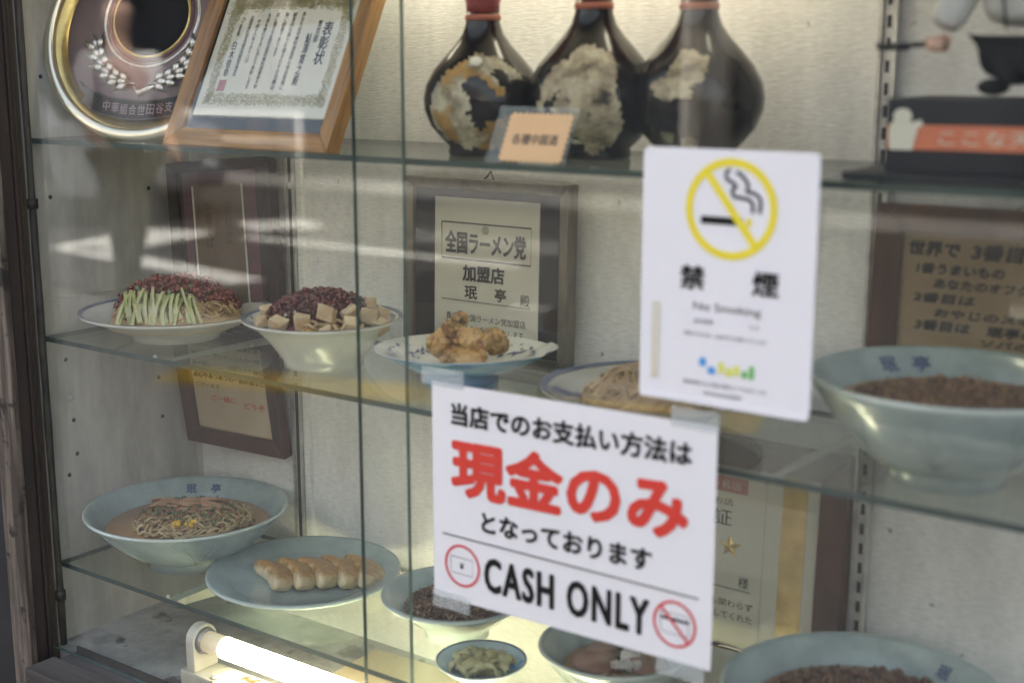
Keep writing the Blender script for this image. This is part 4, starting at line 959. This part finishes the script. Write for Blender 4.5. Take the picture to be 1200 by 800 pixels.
for i in range(32):
    x = -.042 + .072 * (i / 31) + random.uniform(-.002, .002); lean_ = random.uniform(-.016, .006); yb_ = -.060 + random.uniform(-.006, .004)
    top = Vector((x + lean_ * .3, -.034 + random.uniform(-.008, .006), .039 + random.uniform(-.007, .004))); bot = Vector((x - lean_ - .004 * (i < 8), yb_ - .004, .012 + random.uniform(-.002, .003)))
    mid_ = (top + bot) / 2 + Vector((0, -.006, .003)); w = random.uniform(.0018, .0028)
    c_ = MB().tube([top, (top * .7 + mid_ * .3) + Vector((0, -.001, .001)), mid_, (mid_ + bot) / 2 + Vector((0, -.0015, 0)), bot], w, 4)
    ob_ = c_.build('cucumber_strip', ['cucumber', 'cucumber_skin'], nd)
    for p_ in ob_.data.polygons:
        p_.use_smooth = False
        if (p_.index % 4 == i % 4 and i % 4 == 0) : p_.material_index = 1
for i in range(14):
    x = -.040 + .068 * random.random(); MB().blob((x, -.030 + random.uniform(-.006, .01),   .041 + random.uniform(-.008, .002)), .0022, rnd=.2, squash=(1, 1, 1.6)).build('cucumber_tip', 'cucumber_skin', nd)

# --- tofu and mince noodles in a white bowl
tz = (-1.0440, 1.0680, ZS['mid'])
po = [(0, .004), (.040, .004), (.041, 0), (.0445, 0), (.045, .006), (.050, .014), (.060, .028), (.072, .041), (.082, .049), (.0895, .0520)]
pi_ = [(.0895, .0540), (.085, .0528), (.074, .046), (.062, .034), (.046, .018), (.02, .010), (0, .009)]
tb = dish('noodle_bowl', 'white porcelain bowl with flared lip holding tofu and mince', 'bowl', tz, po, pi_, 'porcelain', 'porcelain', None)
rim_line(tb, .0892, .0543, w=.0022)
def dabs(parent, RX, z0, n, m, seed, slope=.35, name='painted_motif', rin=.72, sx=1, sy=1, a0=0, a1=2 * pi, lift=.0006, zfun=None):
    """small brushed glaze strokes lying on the inner rim"""
    rnd = random.Random(seed); mb = MB()
    for i in range(n):
        a = rnd.uniform(a0, a1); r_ = RX * rnd.uniform(rin, .94); d = rnd.uniform(0, pi); l = rnd.uniform(.004, .014) ; w = rnd.uniform(.0009, .0026)
        v = []
        for (u_, w_) in ((-l / 2, 0), (0, w), (l / 2, 0), (0, -w)):
            px = r_ * cos(a) + u_ * cos(d) - w_ * sin(d); py = r_ * sin(a) + u_ * sin(d) + w_ * cos(d); rr_ = math.hypot(px, py)
            z = (zfun(rr_) if zfun else z0 + (rr_ - RX) * slope) + lift; v.append((px * sx, py * sy, z))
        mb.add(v, [(0, 1, 2, 3)])
    return mb.build(name, m, parent, fixn=False)
def interp(pf, r):
    q = sorted(pf)
    for i in range(len(q) - 1):
        if q[i][0] <= r <= q[i + 1][0]: return q[i][1] + (q[i + 1][1] - q[i][1]) * (r - q[i][0]) / max(q[i + 1][0] - q[i][0], 1e-9)
    return q[-1][1]
dabs(tb, .088, 0, 90, 'indigo', 5, zfun=lambda r: interp(pi_, r), rin=.75)
td = thing('tofu_food_model', 'tofu cubes, noodles and corn under dark red mince', 'food', (tz[0], tz[1], tz[2] + .031), (0, 0, YAW)); td.scale = (1.06, 1.06, 1.12)
hf = mound(.030, .066, .062)
MB().lathe([(0, -.012), (.050, -.008), (.062, .006), (.054, .014), (.03, .024), (0, .027)], 32).build('noodle_core', 'mince_dark', td)
clumps(760, .060, .050, lambda x, y: hf(x, y) + .012, .0017, .0032, 'mince_dark', td, name='mince', cy=.010, seed=6, lay=.007)
cub = [(-.062, -.018, .018, .016, 20), (-.040, -.040, .020, .019, -20), (-.014, -.046, .023, .019, 8), (.010, -.040, .030, .021, -15), (.034, -.034, .029, .019, 30), (.052, -.020, .024, .022, -8), (.036, -.052, .020, .018, 12), (.062, -.002, .022, .018, 15), (.010, -.058, .012, .016, 5), (-.058, .012, .024, .016, 40), (.050, -.002, .034, .016, 25), (.064, -.026, .016, .018, 40)]
for i, (x, y, z, s_, a) in enumerate(cub):
    s_ *= random.uniform(.78, .96)
    MB().box(-s_ / 2, s_ / 2, -s_ * .42, s_ * .5, -s_ * .45, s_ * .42).build('tofu_cube', 'tofu', td, (x, y, z), (R(random.uniform(-25, 25)), R(random.uniform(-25, 25)), R(a)), bevel=.0014)
    for vt in td.children[-1].data.vertices: vt.co += Vector((noise.noise(vt.co * 130 + Vector((i, 0, 0))), noise.noise(vt.co * 130 + Vector((0, i, 5))), noise.noise(vt.co * 130 + Vector((3, 0, i))))) * .0034
noodles(26, .030, .012, lambda x, y: .014, .0017, 'noodle_pale', td, L=.05, curl=16, layers=.012, seed=9).location = (.018, -.050, 0)
for i in range(7): MB().blob((-.012 + random.uniform(-.004, .014), -.060 + random.uniform(-.003, .003), .010 + random.uniform(-.001, .006)), .0034, rnd=.12).build('corn_kernel', 'corn', td)

# --- footed boat-shaped blue plate with wings
wz = (-.8560, 1.0800, ZS['mid'])
def boat(n=72):
    """lens-shaped rim: round at the left, pointed at the right"""
    out = []
    for k in range(n):
        a = 2 * pi * k / n; c_ = cos(a); s_ = sin(a); e = 1 + .10 * max(c_, 0) ** 6; out.append((c_ * e * 1.0, s_ * (.82 if c_ > 0 else .86)))
    return out
bt = boat(); wp = thing('footed_plate', 'pointed blue edged plate on a blue foot holding the chicken wings', 'plate', wz, (0, 0, R(29)))
rings = [(.030, .012), (.050, .017), (.070, .026), (.0900, .0375), (.0925, .0395), (.0905, .0400), (.070, .030), (.050, .0215), (.025, .0190)]
v = []; f = []; n = len(bt)
for r_, z in rings:
    for (x, y) in bt: v.append((x * r_, y * r_, z + (.003 * (r_ / .09) ** 2 if x > .98 else 0)))
for i in range(len(rings) - 1):
    for k in range(n): k2 = (k + 1) % n; f.append((i * n + k, i * n + k2, (i + 1) * n + k2, (i + 1) * n + k))
f.append(tuple(range(n))[::-1]); f.append(tuple((len(rings) - 1) * n + k for k in range(n)))
o = MB().add(v, f, 0, True).build('body', ['sky_blue', 'porcelain'], wp, fixn=False)
for p_ in o.data.polygons:
    if p_.index >= 4 * n and p_.index < (len(rings) - 1) * n or p_.index == len(f) - 1: p_.material_index = 1
MB().lathe([(.036, 0), (.038, 0), (.039, .010), (.036, .0155)], 48, cap=False).build('foot', 'foot_blue', wp, fixn=False)
for k in range(4): pass
dabs(wp, .086, 0, 150, 'indigo', 12, rin=.62, sy=.84, zfun=lambda r: interp([(.025, .019), (.05, .0215), (.07, .030), (.0905, .040)], r))
def wing(label, loc, rot, kind):
    w = thing('chicken_wing', label, 'food', loc, rot, 'fried chicken wings')
    if kind == 0: pts = [((0, 0, .012), .0145), ((.014, 0, .014), .016), ((.028, 0, .014), .013), ((.042, 0, .015), .0085), ((.053, 0, .018), .0068), ((.059, .001, .021), .0085)]; ed = [(0, 1), (1, 2), (2, 3), (3, 4), (4, 5)]
    elif kind == 1: pts = [((0, 0, .010), .011), ((.012, .002, .013), .0135), ((.026, .004, .013), .0125), ((.038, .004, .011), .0085), ((.030, -.014, .010), .009), ((.014, -.016, .010), .0085), ((.046, .010, .009), .0055)]; ed = [(0, 1), (1, 2), (2, 3), (2, 4), (4, 5), (3, 6)]
    else: pts = [((0, 0, .012), .012), ((.012, 0, .015), .0145), ((.024, .002, .014), .0125), ((.034, .003, .012), .009)]; ed = [(0, 1), (1, 2), (2, 3)]
    b_ = skin_body('meat', pts, ed, 'chicken', w, 4)
    off = Vector((kind * 3.1, loc[0] * 50, 0))
    for vt in b_.data.vertices:
        c_ = vt.co.copy(); k_ = .0060 * noise.noise(c_ * 80 + off) + .0034 * noise.noise(c_ * 210 + off) + .0018 * noise.noise(c_ * 480 + off); vt.co = c_ * .9 + vt.normal * k_
    return w
bz = wz[2] + .0245
wing('upright fried chicken wing with its knob pointing up at the left of the blue plate', (-.8660, 1.0500, bz + .006), (R(14), R(-36), R(75)), 0)
wing('long fried chicken drumette lying across the top of the others, knob raised to the left', (-.8160, 1.0700, bz + .011), (0, R(38) * 0 - R(20), R(206)), 0)
wing('flat fried chicken wing lying under the drumette in front', (-.8650, 1.0560, bz - .001), (0, R(-12), R(20)), 1)
wing('small fried chicken piece at the back right of the wings', (-.8200, 1.0950, bz + .004), (0, R(-35), R(150)), 2)
wing('short fried chicken piece between the upright wing and the others', (-.8820, 1.0780, bz), (0, R(-15), R(40)), 2)
wing('lumpy fried chicken piece at the front right of the blue plate', (-.8080, 1.0560, bz), (0, R(-5), R(200)), 1)

# --- soba style noodles on a blue painted plate, behind the signs
sz_ = (-.6280, 1.0830, ZS['mid'])
po, pi_ = shallow(.107, .030, .055, lip=.008)
sp_ = dish('noodle_plate', 'blue rimmed cream plate with painted figures half hidden by the no smoking sign', 'plate', sz_, po, pi_, 'porcelain', 'plate_inner', None)
rim_line(sp_, .1064, .0316, w=.0030)
zf_ = lambda r: interp(pi_, r)
fg = MB()
def dab(cx, cy, l, w, d):
    v = []
    for k in range(8):
        a = 2 * pi * k / 8; px = cx + l * cos(a) * cos(d) - w * sin(a) * sin(d); py = cy + l * cos(a) * sin(d) + w * sin(a) * cos(d); v.append((px, py, zf_(math.hypot(px, py)) + .0007))
    fg.add(v, [tuple(range(8))])
for (dx_, dy_) in ((-.056, -.040), (-.072, -.052)):
    dab(dx_ + .004, dy_ + .004, .009, .005, .8); dab(dx_ - .006, dy_ + .007, .0035, .003, 0); dab(dx_ + .008, dy_ - .006, .008, .0035, .3); dab(dx_ - .002, dy_ - .004, .007, .0025, 2.1); dab(dx_ + .010, dy_ + .001, .004, .0035, 0)
fg.build('painted_figures', 'indigo', sp_, fixn=False)
sn = thing('noodle_food_model', 'mound of plain brown noodles behind the signs', 'food', (sz_[0], sz_[1], sz_[2] + .012), (0, 0, YAW))
hf = mound(.034, .070, .062)
MB().lathe([(0, .002), (.066, .004), (.060, .012), (.045, .024), (.02, .031), (0, .033)], 32).build('noodle_core', 'noodle', sn)
noodles(300, .066, .060, hf, .0014, 'noodle_pale', sn, layers=.007, seed=13, base=.002)

# --- ramen bowls
def ramen(label, loc, R0, h, flabel, seed, soup=.62, kind='full', mark=None, rot=0):
    b = ramen_bowl(label, loc, R0, h, rot=rot)
    zs = h - .0225
    f_ = thing('ramen_food_model', flabel, 'food', (loc[0], loc[1], loc[2] + zs - .004), (0, 0, YAW))
    rs = (R0 - .0250)
    MB().lathe([(0, -.004), (rs - .008, -.004), (rs, .0035), (rs - .001, .004), (0, .0045)], 64).build('broth', 'broth', f_)
    return b, f_, rs
b_, f_, rs = ramen('large celadon ramen bowl at the far left of the lowest shelf', (-1.3010, 1.0760, ZS['low']), .1270, .0735, 'ramen with bean sprouts, shredded pork and corn in brown broth', 21)
bowl_mark(b_, .127, .0735, R(-38))
hf = mound(.013, .084, .068)
noodles(150, .074, .060, lambda x, y: .004 + hf(x - .012, y) , .0017, 'sprout', f_, name='bean_sprouts', L=.040, curl=24, layers=.010, seed=22).location = (.010, -.012, .001)
noodles(80, .074, .056, lambda x, y: .004 + hf(x, y), .0018, 'menma', f_, name='fried_shreds', L=.035, curl=18, layers=.010, seed=23).location = (.012, -.008, 0)
noodles(110, .074, .058, lambda x, y: .004 + hf(x, y), .0014, 'noodle_pale', f_, name='noodles', L=.04, curl=30, layers=.008, seed=28).location = (.012, -.010, 0)
pk = MB()
for i in range(46):
    x0 = random.uniform(-.050, .008); y0 = random.uniform(-.012, .020); ln = random.uniform(.028, .05); z0 = .019 + .010 * (1 - ((y0 - .004) / .018) ** 2)
    pk.tube([(x0 + ln * k / 4, y0 + .002 * sin(k + i), z0 + .002 * sin(k * .9 + i) + .003 * sin(pi * k / 4)) for k in range(5)], .0021, 5)
pk.build('shredded_pork', 'pork', f_, kind='stuff', fixn=False)
for i in range(15): MB().blob((.006 + random.uniform(-.012, .016), -.050 + random.uniform(-.007, .008), .0175 + random.uniform(-.002, .005)), .0038, rnd=.12).build('corn_kernel', 'corn', f_)
clumps(120, .066, .052, lambda x, y: .014 + hf(x, y), .0012, .0026, 'leek', f_, name='chopped_greens', seed=71, cx=.010, cy=-.010, lay=.004, squash=(1.4, 1, .6))
clumps(160, .066, .052, lambda x, y: .014 + hf(x, y), .0009, .0020, 'menma', f_, name='fried_bits', seed=72, cx=.010, cy=-.010, lay=.004)
for i in range(13):
    a = random.uniform(0, 6.28); MB().blob((.012 + .058 * cos(a) * random.uniform(.6, 1), -.014 + .042 * sin(a) * random.uniform(.6, 1), .012), .0065, rnd=.3, squash=(1.2, .8, .25)).build('greens', 'leek', f_)
# big bowls at the right
b_, f_, rs = ramen('large celadon bowl with blue shop name inside, right of the no smoking sign', (-.3365, 1.0580, ZS['mid']), .1145, .0860, 'brown noodle topping in the bowl at the right of the middle shelf', 31)
bowl_mark(b_, .1145, .086, R(-42), size=.016)
clumps(1300, .078, .066, lambda x, y: .004 + .010 * max(0, 1 - (x / .085) ** 2 - (y / .07) ** 2), .0012, .0026, 'rice', f_, name='minced_topping', seed=32, lay=.003)
clumps(160, .066, .052, lambda x, y: .007 + .010 * max(0, 1 - (x / .085) ** 2 - (y / .07) ** 2), .0010, .0020, 'menma', f_, name='fried_bits', seed=33, lay=.003)
b_, f_, rs = ramen('large celadon bowl at the lower right corner of the lowest shelf', (-.3920, 1.0520, ZS['low']), .1230, .0935, 'dark brown mince over noodles in the lower right bowl', 34)
bowl_mark(b_, .1230, .0935, R(28), s='珉')
clumps(620, .085, .075, lambda x, y: .006 + .014 * max(0, 1 - (x / .095) ** 2 - (y / .085) ** 2), .0020, .0040, 'rice', f_, name='minced_topping', seed=35, lay=.006)
# chashu ramen bowl behind the cash sign
b_, f_, rs = ramen('small pale green bowl half hidden under the cash only sign', (-.6600, 1.0780, ZS['low']), .0775, .0560, 'ramen topped with sliced roast pork and fish cake', 41)
for (x, y, a, tlt, r_) in ((-.022, -.012, 10, 14, .024), (-.012, .014, 60, 8, .022), (.024, -.020, -30, 10, .018)):
    MB().lathe([(0, 0), (r_ * .95, 0), (r_, .002), (r_ * .97, .0045), (0, .005)], 28, sy=.72).build('pork_slice', 'chashu', f_, (x, y, .009), (R(tlt), R(tlt * .4), R(a)))
MB().lathe([(0, 0), (.010, 0), (.010, .004), (0, .004)], 20).build('fish_cake', 'naruto', f_, (.014, -.004, .013), (R(20), 0, 0))
for i in range(9): MB().blob((random.uniform(-.01, .035), random.uniform(-.03, .02), .010), .006, rnd=.3, squash=(1.2, .8, .3)).build('greens', 'leek', f_)
clumps(60, .014, .010, lambda x, y: .012, .0016, .0030, 'naruto', f_, name='chopped_leek', seed=43, cx=.008, cy=-.022)
noodles(30, .042, .036, lambda x, y: .004, .0014, 'noodle_pale', f_, L=.04, seed=42, layers=.006)

# --- fried rice bowl
rz_ = (-.8830, 1.1020, ZS['low'])
po = [(0, .004), (.030, .004), (.031, 0), (.036, 0), (.0365, .008), (.040, .012), (.058, .026), (.070, .036), (.0835, .0475)]
pi_ = [(.0835, .0495), (.079, .0485), (.066, .0385), (.060, .034), (.045, .020), (.02, .012), (0, .011)]
rb_ = dish('rice_bowl', 'celadon bowl of brown minced rice half hidden by the cash only sign', 'bowl', rz_, po, pi_, 'celadon', None, 'celadon_rim', group='celadon bowls')
rf = thing('rice_food_model', 'brown minced rice heaped in the celadon bowl under the sign', 'food', (rz_[0], rz_[1], rz_[2] + .026), (0, 0, YAW))
hf = mound(.014, .064, .064)
MB().lathe([(0, .0), (.050, -.002), (.056, .006), (.045, .010), (.0, .016)], 32).build('rice_core', 'rice', rf)
clumps(1100, .058, .058, lambda x, y: hf(x, y) + .0045, .0010, .0022, 'rice', rf, name='rice_grains', seed=51, lay=.003, squash=(1.6, .8, .8))
clumps(500, .058, .058, lambda x, y: hf(x, y) + .005, .0009, .0018, 'rice_light', rf, name='light_grains', seed=52, lay=.003, squash=(1.7, .8, .8))

# --- dumpling plate
gz = (-1.1140, 1.0950, ZS['low'])
po = [(0, .003), (.056, .003), (.057, 0), (.061, 0), (.062, .006), (.075, .010), (.095, .017), (.1165, .0235)]
pi_ = [(.1165, .0255), (.113, .0250), (.092, .0185), (.088, .0165), (.084, .0145), (.05, .0120), (0, .0115)]
gp = dish('dumpling_plate', 'flat celadon plate with five browned dumplings', 'plate', gz, po, pi_, 'celadon', None, 'celadon_rim')
def gyoza_mesh():
    nu, nv = 30, 22; v = []; f = []
    L_, W, Hh = .084, .0330, .0245
    for i in range(nu + 1):
        u = i / nu; q_ = 2 * u - 1; s_ = max(1 - abs(q_) ** 3.2, 0) ** .5; cx = q_ * L_ / 2; bend = .015 * (1 - q_ * q_)
        for j in range(nv):
            a = 2 * pi * j / nv; ca_, sa_ = cos(a), sin(a)
            y = math.copysign(abs(ca_) ** .72, ca_) * W * .5 * (s_ if abs(q_) < 1 else 0)
            z = math.copysign(abs(sa_) ** .55, sa_)
            z = (z * Hh * .55 if z > 0 else z * Hh * .45) * (s_ ** .7 if abs(q_) < 1 else 0)
            if z > 0: z -= .0045 * (y / W) + .0012 * q_ * q_
            pl_ = .0022 * abs(sin(u * pi * 5.5)) * max(-ca_, 0) * s_
            v.append((cx, y + bend + pl_, z + Hh * .45))
    for i in range(nu):
        for j in range(nv): j2 = (j + 1) % nv; f.append((i * nv + j, i * nv + j2, (i + 1) * nv + j2, (i + 1) * nv + j))
    return MB().add(v, f, 0, True)
GL = ['leftmost browned dumpling in the row of five', 'second dumpling from the left in the row of five', 'middle dumpling in the row of five', 'fourth dumpling from the left in the row', 'rightmost dumpling in the row, partly behind the pane edge']
gm = None
for i in range(5):
    ux, uy = cos(R(43)), sin(R(43)); t_ = -.040 + i * .0262
    x = gz[0] + t_ * ux + .004; y = gz[1] + t_ * uy - .012
    if gm is None:
        gm = gyoza_mesh().build('dumpling', 'gyoza'); o = gm
    else:
        o = gm.copy(); o.data = gm.data.copy(); C.objects.link(o)
    o.location = (x, y, gz[2] + .0125); o.rotation_euler = (R(-12 + random.uniform(-4, 4)), 0, R(-22 - 2 * i + random.uniform(-4, 4))); o.scale = (1 + random.uniform(-.05, .05), 1.10, .98 + random.uniform(-.06, .06))
    o.name = 'dumpling'; tag(o, GL[i], 'dumpling', 'fried dumplings on the celadon plate')
    for vt in o.data.vertices: vt.co += vt.normal * (.0007 * noise.noise(vt.co * 40 + Vector((i * 7, 0, 0))) + .0004 * noise.noise(vt.co * 260))

# --- pickle dish
kz = (-.7960, 1.0330, ZS['low'])
po = [(0, .002), (.022, .002), (.0225, 0), (.026, 0), (.0265, .003), (.036, .008), (.0475, .0175)]
pi_ = [(.0475, .0190), (.045, .0180), (.035, .0105), (.024, .006), (0, .0055)]
kp = dish('small_dish', 'little pale blue dish of pickled greens at the bottom', 'dish', kz, po, pi_, 'porcelain', 'pale_glaze', None)
rim_line(kp, .0470, .0188, w=.001)
dabs(kp, .044, 0, 18, 'blue_print', 61, rin=.6, zfun=lambda r: interp(pi_, r), a0=.3, a1=1.2)
kf = thing('pickle_food_model', 'heap of pale green pickled vegetable pieces', 'food', (kz[0], kz[1], kz[2] + .006), (0, 0, YAW))
def petal(L_, W_, cur, tw):
    v = []; f = []; nu, nv = 9, 5
    for i in range(nu):
        u = i / (nu - 1); w = W_ * (.35 + .65 * sin(pi * (u * .85 + .08))); a = tw * u
        for j in range(nv):
            q = (j / (nv - 1) - .5) * 2; y = q * w / 2; z = cur * (1 - (2 * u - 1) ** 2) + .003 * (1 - q * q) + .0012 * sin(u * 14 + q * 3)
            v.append(((u - .5) * L_, y * cos(a) - z * sin(a) * .2, z + y * sin(a)))
    for i in range(nu - 1):
        for j in range(nv - 1): f.append((i * nv + j, (i + 1) * nv + j, (i + 1) * nv + j + 1, i * nv + j + 1))
    n_ = len(v); v += [(x, y, z - .0022) for x, y, z in v]; f += [tuple(n_ + k for k in q[::-1]) for q in f]
    rim_ = [i * nv for i in range(nu)] + [(nu - 1) * nv + j for j in range(1, nv)] + [i * nv + nv - 1 for i in range(nu - 2, -1, -1)] + [j for j in range(nv - 2, 0, -1)]
    for k in range(len(rim_)): a_, b__ = rim_[k], rim_[(k + 1) % len(rim_)]; f.append((a_, b__, b__ + n_, a_ + n_))
    return MB().add(v, f, 0, True)
for i in range(34):
    a = random.uniform(0, 6.28); q = random.random() ** .6 * .024; z = .004 + .013 * (1 - q / .027)
    petal(random.uniform(.016, .030), random.uniform(.007, .013), random.uniform(.002, .007), random.uniform(-1.2, 1.2)).build('pickle_piece', 'pickle', kf, (q * 1.25 * cos(a), q * sin(a), z), (R(random.uniform(-50, 50)), R(random.uniform(-40, 40)), R(random.uniform(0, 360))))

# ================================================================ fluorescent lamps
def lamp(label, x0, x1, y, zf_, m, flip=False, end=True):
    s = -1 if flip else 1
    l = thing('fluorescent_lamp', label, 'lamp', (x0, y, zf_), group='fluorescent tube lamps')
    L_ = x1 - x0
    def bx(a, b, c, d, e, f_): return MB().box(a, b, c, d, min(s * e, s * f_), max(s * e, s * f_))
    bx(-.030, L_ + .03, -.020, .020, .0002, .0200).build('base_channel', 'lamp_paint', l, bevel=.0025)
    for x, d_ in ((-.012, 1), (L_ + .012, -1)):
        prof = [(-.0185, .0205), (.0185, .0205), (.0185, .058)] + [(.0185 * cos(R(a)), .058 + .0185 * sin(R(a))) for a in range(20, 180, 20)] + [(-.0185, .058)]
        MB().prism([(p[0], s * p[1]) for p in prof], -.007, .007, T=Matrix.Rotation(R(90), 4, 'Z')).build('lamp_holder', 'lamp_paint', l, (x, 0, 0), bevel=.0015)
        MB().tube([(x + d_ * .0072, 0, s * .0560), (x + d_ * .0125, 0, s * .0560)], [.0165, .0150], 28).build('socket_ring', 'socket', l)
    MB().tube([(0.0005, 0, s * .056), (.0300, 0, s * .056)], .0128, 28).tube([(L_ - .030, 0, s * .056), (L_ - .0005, 0, s * .056)], .0128, 28).build('tube_end', 'tube_end', l)
    MB().tube([(.0301, 0, s * .056), (L_ - .0301, 0, s * .056)], .0130, 28).build('lit_tube', m, l)
    MB().lathe([(0, 0), (.0065, 0), (.0060, .0018), (.0, .003)], 18).box(-.005, .005, -.0007, .0007, .0026, .0032).build('screw', 'lamp_paint', l, (.024, -.011, s * .0205), (0 if not flip else pi, 0, .4))
    return l
lamp('lit fluorescent tube in a rust spotted white fitting on the case floor', -1.1830, -.605, 1.0000, ZF, 'tube_lit')
lamp('lit fluorescent tube under the case ceiling above the bottles', -1.14, -.50, 1.110, 1.6395, 'tube_top', flip=True)

# clutter on the case floor
o = MB().box(-.06, .26, 0, .15, 0, .0012).build('card_sheet', 'tan_paper', None, (-1.02, 1.045, ZF + .0006), (0, 0, R(3)))
tag(o, 'yellowed sheet lying on the case floor behind the lit tube', 'paper')
